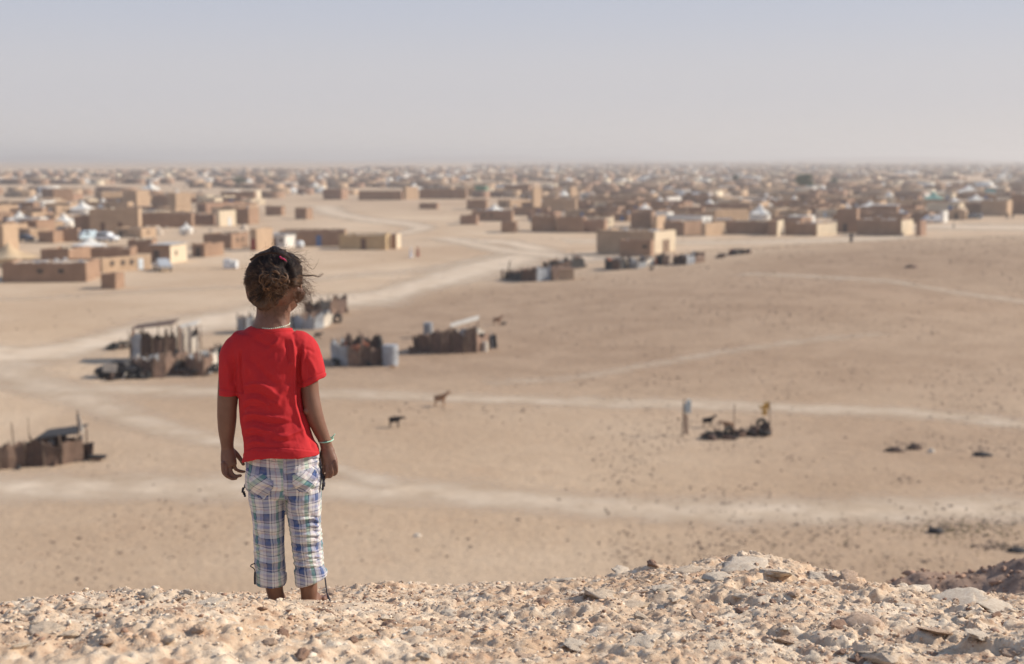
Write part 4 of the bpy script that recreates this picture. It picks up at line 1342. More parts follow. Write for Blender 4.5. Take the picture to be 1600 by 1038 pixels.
def pen(label, base_px, h_px, cols, closed_depth=3.0, roofs=(), cat='animal pen', name='scrap_pen', back=True, posts=True):
    """base_px: picture points along the near foot of the fence, one more than there are sheets"""
    G = [ground(px, py) for px, py in base_px]
    c = sum(G, Vector())/len(G)
    root = empty(name, c); tag(root, label, cat)
    hs = h_px if hasattr(h_px, '__len__') else [h_px]*(len(G)-1)
    for i in range(len(G)-1):
        D = depth_of(G[i]); h = hs[i]*D/FPX
        sheet(root, G[i], G[i+1], h, PM[cols[i]], 'sheet', prand.uniform(-.12, .12))
        if posts: post(root, G[i] + Vector((0, -.05, 0)), h*prand.uniform(.85, 1.22), .05, (prand.uniform(-.15, .15), 0))
    if back:   # the far side of the pen, an arc behind
        n = max(4, len(G)); A, B = G[-1], G[0]; prev = A
        for i in range(1, n+1):
            t = i/n; p = A.lerp(B, t) + Vector((0, closed_depth*math.sin(math.pi*t)**.6, 0)); p.z = tz(p.x, p.y)
            h = hs[0]*depth_of(p)/FPX
            sheet(root, prev, p, h*prand.uniform(.75, 1.0), PM[prand.choice('rsrgs')], 'sheet')
            if posts: post(root, p, h*prand.uniform(.85, 1.22), .05, (prand.uniform(-.2, .2), 0))
            prev = p
    # odds and ends leaning on and lying about the pen
    Wm = (G[-1]-G[0]).length
    for k in range(int(8 + Wm*2.4) if cat != 'hut' else 3):
        t = prand.uniform(-.12, 1.12); g = G[0].lerp(G[-1], t) + Vector((0, prand.uniform(-.7, closed_depth*.6), 0)); g.z = tz(g.x, g.y)
        inside = g.y > G[0].lerp(G[-1], t).y
        q = g - c; s_ = prand.uniform(.12, .42); hh = s_*prand.uniform(.3, 2.2) if not inside else hs[0]*depth_of(g)/FPX*prand.uniform(.7, 1.2)
        a = prand.uniform(0, 3.1); ca, sa = math.cos(a)*s_, math.sin(a)*s_; le = prand.uniform(-.25, .25)
        MB().hexa([(q.x-ca, q.y-sa, q.z-.1), (q.x+ca, q.y+sa, q.z-.1), (q.x+ca-sa*.5, q.y+sa+ca*.5, q.z-.1), (q.x-ca-sa*.5, q.y-sa+ca*.5, q.z-.1),
                   (q.x-ca*.8+le, q.y-sa, q.z+hh), (q.x+ca*.9+le, q.y+sa, q.z+hh*prand.uniform(.6, 1)), (q.x+ca-sa*.3+le, q.y+sa+ca*.3, q.z+hh*.8), (q.x-ca-sa*.4+le, q.y-sa+ca*.4, q.z+hh*prand.uniform(.7, 1))]
                  ).build('scrap', PM[prand.choice('ccrrrsscgpo' if cat != 'hut' else 'crsrsc')], root)
    for (x0, y0, x1, y1, hz_, m_) in roofs:   # loose roofing sheets laid over posts
        p, q = ground(x0, y0), ground(x1, y1); D = depth_of(p); z = hz_*D/FPX
        p = p - root.location; q = q - root.location
        dy = 2.2
        MB().hexa([(p.x, p.y, p.z+z), (q.x, q.y, q.z+z*1.12), (q.x, q.y+dy, q.z+z*1.2), (p.x, p.y+dy, p.z+z*1.05),
                   (p.x, p.y, p.z+z+.05), (q.x, q.y, q.z+z*1.12+.05), (q.x, q.y+dy, q.z+z*1.2+.05), (p.x, p.y+dy, p.z+z*1.05+.05)]).build('roof_sheet', PM[m_], root)
        for (px_, py_) in ((p.x+.1, p.y+.1), (q.x-.1, q.y+.1), (p.x+.1, p.y+dy-.1), (q.x-.1, q.y+dy-.1)):
            post(root, root.location + Vector((px_, py_, p.z)), z*1.05, .05)
    return root

# nearest pen, cut by the left edge
r0 = pen('dark rusty pen with a low tarred roof, cut by the left edge of the picture', [(-30,736),(0,734),(38,730),(70,729),(98,726),(130,720)], [32,38,40,40,40,34], 'csrrs', 3.2,
         roofs=((56,722,121,718,36,'c'),))
g = ground(124, 716); post(r0, g, 2.6, .05); MB().hexa([Vector(p)+g-r0.location for p in ((0,0,1.5),(.25,0,1.4),(.28,.04,1.4),(.0,.04,1.5),(-.1,0,2.35),(.1,0,2.4),(.1,.04,2.4),(-.1,.04,2.35))]).build('white_rag', pale_sheet, r0)
post(r0, ground(24, 728), 2.3, .04, (-.1, 0)); post(r0, ground(47, 722), 2.4, .025)
t_ = empty('trough', ground(152, 720)); tag(t_, 'low dark trough lying right of the nearest pen', 'trough')
MB().box(-.45, .45, -.18, .18, .15, .3).build('basin', char_cloth, t_); MB().box(-.2, .2, -.12, .12, 0, .15).build('foot', adobe[BROWN], t_)

# the big cluster left of the child
pen('tall dark rusted hut of upright scrap sheets, biggest of the left cluster', [(205,566),(222,567),(240,567),(258,566),(276,565)], [48,50,46,48], 'grrs', 2.6, roofs=((206,565,272,563,50,'s'),), name='scrap_hut', cat='hut')
pen('pale board hut with cream panels joined behind the rusted hut', [(273,560),(287,559),(300,558),(311,557)], [42,44,40], 'ppp', 2.0, roofs=((275,558,308,556,43,'p'),), name='board_hut', cat='hut')
pen('curved low pen of brown sheets in front of the rusted hut', [(205,586),(222,590),(240,591),(258,588),(276,583),(292,576)], [26,30,32,34,32], 'srrss', 2.6)
pen('round dusty stick pen at the right end of the left cluster', [(292,584),(304,588),(318,588),(332,582),(341,572)], [28,30,32,28], 'sssp', 3.0)
wreck = empty('car_wreck', ground(185, 589)); tag(wreck, 'stripped dark car wreck with a white panel at the left of the cluster', 'car wreck')
V = [(-1.6,-.8,.3),(1.5,-.8,.3),(1.5,.8,.3),(-1.6,.8,.3),(-1.5,-.75,.75),(1.4,-.75,.8),(1.4,.75,.8),(-1.5,.75,.75)]
mb = MB().hexa(V); mb.hexa([(-.7,-.7,.78),(.9,-.7,.8),(.9,.7,.8),(-.7,.7,.78),(-.3,-.6,1.25),(.6,-.6,1.25),(.6,.6,1.25),(-.3,.6,1.25)])
b_ = mb.build('body', char_cloth, wreck); bv = b_.modifiers.new('bevel', 'BEVEL'); bv.width = .08
MB().hexa([(-.9,-.90,.5),(.1,-.88,.45),(.1,-.84,.45),(-.9,-.86,.5),(-.8,-.98,1.15),(.2,-.94,1.1),(.2,-.9,1.1),(-.8,-.94,1.15)]).build('door_panel', pale_sheet, wreck)
for x in (-1.0, 1.0):
    for y in (-.8, .8): tyre(wreck, wreck.location + Vector((x, y, .32)), .33, (math.pi/2, 0, 0), 'wheel')
tyre_spots = enumerate(((176,547,'pair of old tyres standing on end behind the cluster, the left one'), (190,545,'old tyre standing on end behind the cluster, the right one'),
        (168,583,'old tyre leaning against the front of the car wreck'), (205,592,'old tyre lying flat before the curved low pen'), (226,592,'grey-black tyre leaning on the curved low pen')))
for i, (px, py, lab) in tyre_spots:
    p = ground(px, py); o = tyre(None, p + Vector((0,0,.25)), .45, (prand.uniform(.4, .8), .3, prand.uniform(-.6, .6)) if i != 3 else (.2, .1, 0)); tag(o, lab, 'tyre', 'old tyres')
d_ = empty('barrel', ground(327, 574)); tag(d_, 'pale upright barrel beside the round stick pen', 'barrel'); drum(d_, d_.location, .28, 1.15, pale_sheet, 'shell')
d_ = empty('barrel', ground(236, 560)); tag(d_, 'pale round drum in front of the rusted hut', 'barrel'); drum(d_, d_.location, .3, .9, pale_sheet, 'shell')

# around and behind the child's head
pen('small grey metal box hut just left of the child\'s neck', [(372,521),(384,522),(396,521)], [29,29], 'gg', 2.0, name='metal_hut', cat='hut')
pen('low curved grey sheet-metal pen just right of the child\'s neck', [(458,512),(474,515),(490,515),(505,512),(518,507)], [20,20,22,22], 'gggp', 3.6)
pen('dark heap-like pen behind the grey curved one', [(485,498),(500,499),(515,497),(530,493),(541,488)], [26,30,32,24], 'rcsr', 3.0)
o = tyre(None, ground(527, 505)+Vector((0,0,.42)), .5, (1.4, 0, .2)); tag(o, 'dark tyre standing right of the grey curved pen', 'tyre', 'old tyres')
pen('pen of blue-grey metal at left and brown sheets, beside the red sleeve', [(519,568),(531,571),(545,573),(562,573),(580,572),(598,570)], [38,38,30,30,29,34], 'ggsrr', 3.2)
d_ = empty('barrel', ground(610, 571)); tag(d_, 'big whitish drum at the right end of the blue-grey pen', 'barrel'); drum(d_, d_.location, .62, 1.6, grey_sheet, 'shell')
o = mk('cloth', [(0,0,0),(.8,0,.1),(.85,.5,.2),(.1,.5,.15),(0,0,.5),(.7,0,.7),(.7,.45,.65),(.1,.4,.5)], [(0,1,5,4),(1,2,6,5),(2,3,7,6),(3,0,4,7),(4,5,6,7)], orange_cloth, None, loc=ground(546, 572)+Vector((0,.1,1.0)))
tag(o, 'faded orange cloth thrown over the blue-grey pen', 'cloth')
pen('dark brown palisade pen with a white slanting roof sheet and domed end', [(654,551),(672,552),(690,553),(708,552),(726,552),(745,551),(762,547)], [28,32,34,36,38,30], 'rrrrss', 3.4,
    roofs=((703,540,748,530,28,'p'),))
d_ = empty('barrel', ground(758, 549)); tag(d_, 'small white drum at the right end of the palisade pen', 'barrel'); drum(d_, d_.location, .25, .8, pale_sheet, 'shell')
d_ = empty('metal_drum', ground(669, 527)); tag(d_, 'grey drum standing behind the left end of the palisade pen', 'barrel'); drum(d_, d_.location, .42, 1.3, grey_sheet, 'shell')

# pens along the foot of the rise
pen('long low dark pen with a rounded heap, leftmost below the cream-ended building', [(794,438),(815,440),(838,440),(860,438),(880,434)], [16,22,24,22], 'crgr', 4.0)
pen('dark broken pen of leaning sheets behind the long low one', [(858,424),(875,423),(892,421),(908,419)], [18,14,16], 'crc', 3.0)
p_ = empty('pole', ground(792, 437)); tag(p_, 'short dark leaning pole at the left of the long low pen', 'pole'); post(p_, p_.location, 2.4, .12, (.4, 0), name='shaft')
bx_ = empty('crate', ground(885, 437)); tag(bx_, 'tan block at the right end of the long low pen', 'crate'); MB().box(-.9, .9, -.7, .7, -.1, 1.3).build('body', adobe[TAN], bx_); MB().box(-.95, .95, -.75, .75, 1.3, 1.38).build('lid', adobe[BROWN], bx_)
pen('small dense dark pen of upright sticks below the cream-ended building', [(946,421),(957,422),(968,422),(978,420)], [16,17,16], 'crc', 3.0)
pen('loose whitish and grey scrap pen below the lower brown annex', [(984,418),(996,420),(1010,417),(1022,415)], [14,10,12], 'pgp', 3.0)
pen('small dark stick pen in front of the cream end', [(1026,414),(1036,415),(1045,414)], [16,16], 'cr', 3.0)
pen('spiky grey thorn-branch pen right of the cream-ended building', [(1060,413),(1072,414),(1086,412),(1100,409)], [14,16,12], 'rgs', 3.5)
pen('small dark shelter on the skyline of the rise', [(1141,399),(1150,399),(1160,397)], [8,9], 'cc', 2.5)
pen('tiny low dark pen right of the shelter on the rise', [(1162,397),(1170,396)], [6], 'c', 2.0)
pen('short dark scrap fence stub on the rise, left of the shelter', [(1122,403),(1132,402)], [5], 's', 1.5)

def junk(px, py, wpx, n, label, cols, hmax=1.0, dy=1.6):
    c = ground(px, py); half = wpx/2*depth_of(c)/FPX
    root = empty('scrap_heap', c); tag(root, label, 'scrap heap')
    for k in range(n):
        x = prand.gauss(0, .45)*half; x = max(-half, min(half, x)); y = prand.uniform(-dy*.4, dy); s_ = prand.uniform(.15, .5)
        hh = prand.uniform(.2, 1)*hmax*(1-.6*abs(x)/half); q = Vector((x, y, 0)); a = prand.uniform(0, 3.1); ca, sa = math.cos(a)*s_, math.sin(a)*s_; le = prand.uniform(-.4, .4); th = prand.uniform(.08, .6)
        MB().hexa([(x-ca, y-sa, -.1), (x+ca, y+sa, -.1), (x+ca-sa*th, y+sa+ca*th, -.1), (x-ca-sa*th, y-sa+ca*th, -.1),
                   (x-ca*.8+le, y-sa, hh), (x+ca*.9+le, y+sa, hh*prand.uniform(.5, 1)), (x+ca-sa*th+le, y+sa+ca*th, hh*.8), (x-ca-sa*th+le, y-sa+ca*th, hh*prand.uniform(.6, 1))]
                  ).build('scrap', PM[prand.choice(cols)], root)
    for k in range(max(1, n//9)):
        tyre(root, c + Vector((prand.uniform(-half, half), prand.uniform(-.3, .6), prand.uniform(.1, hmax*.6))), .38, (prand.uniform(0, 1.4), prand.uniform(0, .6), 0))
    for k in range(max(1, n//7)): post(root, c + Vector((prand.uniform(-half, half)*.9, prand.uniform(0, dy), 0)), hmax*prand.uniform(.9, 1.5), .03, (prand.uniform(-.4, .4), 0))
    return root
junk(226, 590, 50, 26, 'heaped dark scrap leaning on the curved low pen, left cluster', 'crrscsp', 1.1)
junk(272, 584, 46, 26, 'mixed pale and dark scrap heap in the middle of the left cluster', 'srcsgpr', 1.2)
junk(318, 586, 52, 26, 'dusty scrap and stone heap at the right end of the left cluster', 'sspsgc', .9)
junk(184, 545, 30, 9, 'small brown scrap heap behind the left cluster', 'sscr', .6)
junk(186, 592, 50, 16, 'black and white scrap around the car wreck', 'ccpcr', .7)
junk(512, 496, 62, 22, 'dark scrap heap behind the grey curved pen', 'crcrs', 1.1)
junk(560, 571, 74, 20, 'scrap heaped inside the blue-grey metal pen', 'rcrgso', .9)
junk(712, 549, 90, 22, 'scrap piled over the palisade pen with the white roof sheet', 'rccrs', 1.2)
junk(62, 724, 110, 26, 'scrap piled inside the nearest pen at the left edge', 'rccrs', .9)
junk(842, 432, 84, 20, 'dark scrap piled over the long low pen', 'rccrs', 1.4, 3)
junk(890, 420, 50, 14, 'dark scrap standing behind the long low pen', 'rccr', 1.3, 3)
junk(1000, 417, 60, 16, 'pale and dark scrap below the lower brown annex', 'pgcps', 1.0, 3)
junk(1080, 409, 50, 16, 'grey thorn and stick heap right of the cream-ended building', 'crgsc', 1.2, 3)
junk(1160, 681, 80, 26, 'low dark clutter between the posts of the tethering place', 'ccrrs', .5, .8)
junk(1120, 686, 36, 9, 'low dark clutter at the left end of the stick fence', 'ccr', .45, .6)

# ------------------------------------------------------------------ the tethering place with poles and rags
def heap(name, px, py, w, h, m, label, cat, seed=0):
    c = ground(px, py); bm = bmesh.new(); bmesh.ops.create_icosphere(bm, subdivisions=3, radius=1.0)
    for v in bm.verts:
        d = mnoise.fractal(v.co*2.0 + Vector((seed*3.1, 0, 0)), .7, 2.0, 4)
        v.co *= 1 + .45*d; v.co.z = max(v.co.z, -.15)
        v.co = Vector((v.co.x*w, v.co.y*w*.7, v.co.z*h))
    me = bpy.data.meshes.new(name); bm.to_mesh(me); bm.free(); me.shade_smooth()
    o = link_mesh(name, me, m, None, c); tag(o, label, cat); return o
pl = empty('rag_pole', ground(1066, 681)); tag(pl, 'leaning pole with pale rags and a hanging sack, left of the tethering place', 'pole')
post(pl, pl.location, 2.15, .045, (.08, 0), name='shaft')
q0 = Vector((.16, 0, 0))
MB().hexa([(.12,-.02,.1),(.34,-.02,.15),(.34,.06,.15),(.12,.06,.1),(.1,-.02,1.3),(.30,-.02,1.15),(.28,.06,1.15),(.1,.06,1.3)]).build('sack', mat('dusty_sacking', (.42,.30,.22), scale=3, col2=(.30,.21,.15), bump=.4), pl)
def rag(root, cx, cz, w, h, m, seed, name='rag'):
    V, F = [], []
    for i in range(6):
        for j in range(6):
            x = (i/5-.5)*w; z = (j/5-.5)*h
            V.append((cx + x + .05*math.sin(j*1.9+seed), .12*math.sin(i*1.7+seed)*abs(w), cz + z + .09*math.sin(i*2.3+seed)*h*2))
    for i in range(5):
        for j in range(5): F.append((i*6+j, (i+1)*6+j, (i+1)*6+j+1, i*6+j+1))
    o = mk(name, V, F, m, root, True); sl = o.modifiers.new('solid', 'SOLIDIFY'); sl.thickness = .015; return o
rag(pl, .25, 1.62, .45, .6, blue_cloth, 1.0); rag(pl, .36, 1.95, .2, .3, blue_cloth, 3.0)
m1 = empty('thin_pole', ground(1146, 684)); tag(m1, 'thin bare pole standing in the middle of the tethering place', 'pole'); post(m1, m1.location, 1.95, .035, (.02, 0), name='shaft')
m2 = empty('flag_pole', ground(1203, 680)); tag(m2, 'thin pole flying torn yellow cloth at the right of the tethering place', 'pole'); post(m2, m2.location, 2.0, .035, (-.06, 0), name='shaft')
rag(m2, -.22, 1.72, .34, .42, yellow_cloth, .4, 'yellow_cloth'); rag(m2, -.48, 1.60, .26, .16, yellow_cloth, 1.4, 'yellow_cloth'); rag(m2, -.34, 1.34, .26, .30, yellow_cloth, 2.2, 'yellow_cloth')
sh = empty('low_stick_fence', ground(1150, 686)); tag(sh, 'low dark fence of sticks and cloth along the tethering place', 'fence')
for a, b_, hp, m_ in (((1117,686),(1128,686),14,'c'),((1128,686),(1142,685),6,'r'),((1142,685),(1156,684),5,'c'),((1156,684),(1166,682),8,'s')):
    p, q = ground(*a), ground(*b_); sheet(sh, p, q, hp*depth_of(p)/FPX, PM[m_])
tyre(sh, ground(1190, 668)+Vector((0,0,.2)), .38, (1.4, 0, .2))
for nm, px, py, w, h, lab in (('dark_bundle', 1195, 680, .42, .75, 'dark rounded bundle below the yellow cloth, inside the tethering place'),
                              ('dark_bundle', 1178, 681, .30, .62, 'dark upright bundle left of the rounded one below the yellow cloth'),
                              ('dark_bundle', 1157, 682, .16, .45, 'small dark bundle at the right end of the low stick fence')):
    heap(nm, px, py, w, h, rust, lab, 'bundle', px)
for px, py, w, h, lab in ((1397,705,.5,.2,'dark clod heap, left of two, on the right slope'), (1428,702,.42,.28,'dark clod heap beside the white lump on the right slope'),
                          (1535,712,.5,.2,'grey-black rubbish heap near the right edge'), (1590,862,.38,.16,'dark grey rubbish heap at the right edge below the road'),
                          (1462,832,.4,.2,'small dark grey rubbish pile below the road on the right')):
    heap('rubbish_heap', px, py, w, h, char_cloth if px > 1450 else rust, lab, 'rubbish', px)
heap('white_lump', 1455, 707, .18, .2, pale_sheet, 'small white lump lying on the right slope', 'stone', 3)
heap('white_lump', 652, 838, .16, .1, pale_sheet, 'small white lump on the sand right of the child\'s trousers', 'stone', 4)
heap('dark_clod', 1424, 418, .7, .3, rust, 'single dark clod high on the rise', 'stone', 6)
heap('dark_clod', 1018, 422, .25, .35, char_cloth, 'small dark lump on the rise below the loose scrap pen', 'stone', 7)

# ------------------------------------------------------------------ figures grown as one skin
def skin_mesh(name, pts, edges, radii, voxel=0.02, mt=None, parent=None, loc=None, rz=0, smooth=2):
    me = bpy.data.meshes.new(name)
    me.from_pydata([tuple(p) for p in pts], edges, [])
    o = bpy.data.objects.new(name, me); COL.objects.link(o)
    o.modifiers.new('skin', 'SKIN')
    sv = me.skin_vertices[0].data if me.skin_vertices else None
    if sv is None:
        me.attributes
    for i, r_ in enumerate(radii):
        rr = r_ if hasattr(r_, '__len__') else (r_, r_)
        sv[i].radius = rr
    sv[0].use_root = True
    s2 = o.modifiers.new('sub', 'SUBSURF'); s2.levels = smooth; s2.render_levels = smooth
    bpy.context.view_layer.update()
    dg = bpy.context.evaluated_depsgraph_get()
    nm = bpy.data.meshes.new_from_object(o.evaluated_get(dg))
    bpy.data.objects.remove(o); nm.name = name; nm.shade_smooth(); nm.materials.clear()
    return link_mesh(name, nm, mt, parent, loc, rz)

goat_black = mat('goat_coat_black', (0.035, 0.028, 0.025), scale=9, bump=0.3)
goat_brown = mat('goat_coat_brown', (0.40, 0.23, 0.12), scale=5, col2=(0.22, 0.12, 0.07), bump=0.3)
horn = mat('horn', (0.20, 0.16, 0.12), scale=5, bump=0)
def goat(px, pbase, face_right, h_px, m, head_up, label):
    C = ground(px, pbase); s = h_px*depth_of(C)/FPX / 0.78
    root = empty('goat', C, 0 if face_right else math.pi); root.rotation_euler.z += R(-12)
    root.scale = (s, s, s); tag(root, label, 'goat', 'goats on the plain')
    hx_, hz_ = (0.62, 0.90) if head_up else (0.68, 0.66)
    P = [(-.26,0,.56),(0,0,.54),(.24,0,.56),(.40,0,.64+.08*head_up),(hx_-.06,0,hz_),(hx_+.10,0,hz_-.07),(-.38,0,.62)]
    E = [(0,1),(1,2),(2,3),(3,4),(4,5),(0,6)]; Rr = [(.15,.175),(.165,.195),(.145,.175),.095,.078,.042,.025]
    for y in (-.075, .075):
        b = len(P); P += [(.25,y,.40),(.255,y,.26),(.27,y,.06),(.29,y,.012)]; E += [(2,b),(b,b+1),(b+1,b+2),(b+2,b+3)]; Rr += [.07,.036,.03,.034]
        b = len(P); P += [(-.24,y,.40),(-.20,y,.32),(-.30,y,.22),(-.27,y,.05),(-.25,y,.012)]; E += [(0,b),(b,b+1),(b+1,b+2),(b+2,b+3),(b+3,b+4)]; Rr += [.095,.062,.036,.03,.034]
    skin_mesh('body', P, E, Rr, mt=m, parent=root)
    for y in (-1, 1):
        MB().hexa([(hx_-.10,y*.045,hz_+.03),(hx_-.06,y*.045,hz_+.03),(hx_-.06,y*.055,hz_+.05),(hx_-.10,y*.055,hz_+.05),(hx_-.13,y*.13,hz_-.03),(hx_-.08,y*.13,hz_-.04),(hx_-.08,y*.14,hz_-.02),(hx_-.13,y*.14,hz_-.01)]).build('ear', m, root)
        MB().tube([(hx_-.06,y*.03,hz_+.04),(hx_-.11,y*.04,hz_+.12),(hx_-.19,y*.05,hz_+.14)], [.014,.010,.004], 6).build('horn', horn, root)
    return root
goat(616,668,True,19,goat_black,0,'black goat standing with lowered head on the open sand')
goat(687,635,True,20,goat_brown,1,'light brown goat with raised head standing on the pale track')
goat(496,530,True,11,goat_black,0,'black goat below the grey curved pen beside the red sleeve')
goat(614,577,False,7,goat_brown,0,'brown goat lying low beside the big whitish drum')
goat(776,508,True,13,goat_brown,1,'brown goat standing right of the palisade pen')
goat(786,510,True,7,goat_black,0,'small grey goat kid grazing right of the brown one')
goat(302,589,True,12,goat_black,0,'black goat in front of the round stick pen')
goat(1105,668,True,17,goat_black,1,'dark goat at the left of the tethering place')
goat(1138,674,False,17,goat_brown,0,'dark brown goat left of the thin bare pole')

cloth_white = mat('robe_white', (0.80, 0.80, 0.82), var=.08, scale=6, bump=.2)
cloth_rust = mat('robe_rust', (0.36, 0.09, 0.06), var=.2, scale=6, bump=.2)
cloth_dark = mat('robe_dark', (0.035, 0.035, 0.045), var=.2, scale=6, bump=.2)
cloth_blue = mat('robe_blue', (0.30, 0.36, 0.46), var=.2, scale=6, bump=.2)
skin_far = mat('skin_brown_far', (0.17, 0.09, 0.06), var=.1, scale=6, bump=0)
def person(px, pbase, h, m, rz, label, robe=True, stride=.12):
    C = ground(px, pbase); root = empty('person', C, rz); tag(root, label, 'person'); s = h/1.7; root.scale = (s, s, s)
    P = [(0,0,.92),(0,0,1.15),(0,0,1.36),(0,0,1.46),(0,.02,1.54),(0,.02,1.64)]; E = [(0,1),(1,2),(2,3),(3,4),(4,5)]; Rr = [(.15,.11),(.14,.10),(.15,.09),.055,.085,.07]
    for sx in (-1, 1):
        b = len(P); P += [(sx*.17,0,1.38),(sx*.22,0,1.12),(sx*.23,.08,.88),(sx*.23,.1,.80)]; E += [(2,b),(b,b+1),(b+1,b+2),(b+2,b+3)]; Rr += [.055,.042,.032,.03]
        b = len(P); P += [(sx*.09,sx*stride*.4,.78),(sx*.10,sx*stride,.46),(sx*.10,sx*stride*1.4,.10),(sx*.11,sx*stride*1.4+.10,.04)]; E += [(0,b),(b,b+1),(b+1,b+2),(b+2,b+3)]; Rr += [.085,.058,.038,.035]
    skin_mesh('body', P, E, Rr, mt=skin_far, parent=root, smooth=1)
    V, F = [], []; n = 18
    rings = [(.30,.30,.06),(.27,.25,.35),(.23,.19,.8),(.185,.15,1.05),(.20,.14,1.25),(.205,.125,1.38),(.10,.09,1.47)] if robe else [(.19,.15,.75),(.18,.14,1.0),(.20,.14,1.25),(.205,.125,1.38),(.09,.085,1.47)]
    for (a, b_, z) in rings:
        for k in range(n):
            f = 1 + .07*math.sin(k*2*math.pi*5/n)*(1 if z < .9 else 0)
            V.append((a*f*math.cos(2*math.pi*k/n), b_*f*math.sin(2*math.pi*k/n) + (stride*.2 if z < .3 else 0), z))
    for r_ in range(len(rings)-1):
        for k in range(n): F.append((r_*n+k, r_*n+(k+1) % n, (r_+1)*n+(k+1) % n, (r_+1)*n+k))
    o = mk('robe' if robe else 'shirt', V, F, m, root, True)
    for sx in (-1, 1):
        MB().tube([(sx*.15,0,1.38),(sx*.23,0,1.12),(sx*.24,.08,.90)], [.075,.065,.06], 10).build('sleeve', m, root, True)
    V, F = [], []
    rr = [(.095,1.50),(.125,1.58),(.125,1.66),(.09,1.73),(.03,1.765)]
    for (a, z) in rr:
        for k in range(12): V.append((a*math.cos(k*math.pi/6), .02+a*math.sin(k*math.pi/6)*1.05 - .02, z))
    for r_ in range(4):
        for k in range(12): F.append((r_*12+k, r_*12+(k+1) % 12, (r_+1)*12+(k+1) % 12, (r_+1)*12+k))
    F.append(tuple(range(48, 60)))
    mk('head_cloth', V, F, m, root, True)
    return root
person(642,403,1.62,cloth_white,R(-60),'person in a billowing white robe walking beside another in rust red')
person(653,401,1.55,cloth_rust,R(-60),'person in rust-red robe walking just right of the one in white')
person(1330,379,1.6,cloth_dark,0,'person in black standing alone on the skyline of the rise')
person(1512,343,1.65,cloth_dark,.4,'person in dark clothes, leftmost of the group near the gabled shed')
person(1523,342,1.6,cloth_blue,2.2,'person in pale blue robe in the group near the gabled shed')
person(1533,342,1.6,cloth_blue,.9,'person in grey-blue, rightmost of the group near the gabled shed')
person(1574,342,1.7,cloth_dark,.2,'person in black, the left one of two at the right edge')
person(1582,341,1.7,cloth_dark,-.5,'person in black, the right one of two at the right edge')
person(1490,356,1.2,cloth_dark,1.5,'small person crossing the pale square')
# ================================================================== THE CHILD
Y0 = 4.08
def W(px, py, dy=0.0):
    """place of a picture point on the upright plane through the child's middle, then pushed dy metres deeper"""
    p = at_y(px, py, Y0); return Vector((p.x, p.y + dy, p.z))
MPX = depth_of(W(430, 660)) / FPX      # metres per picture pixel at the child

def cr_pts(P, n=6):
    P = np.array(P, float); return catmull([tuple(p) for p in P], n)

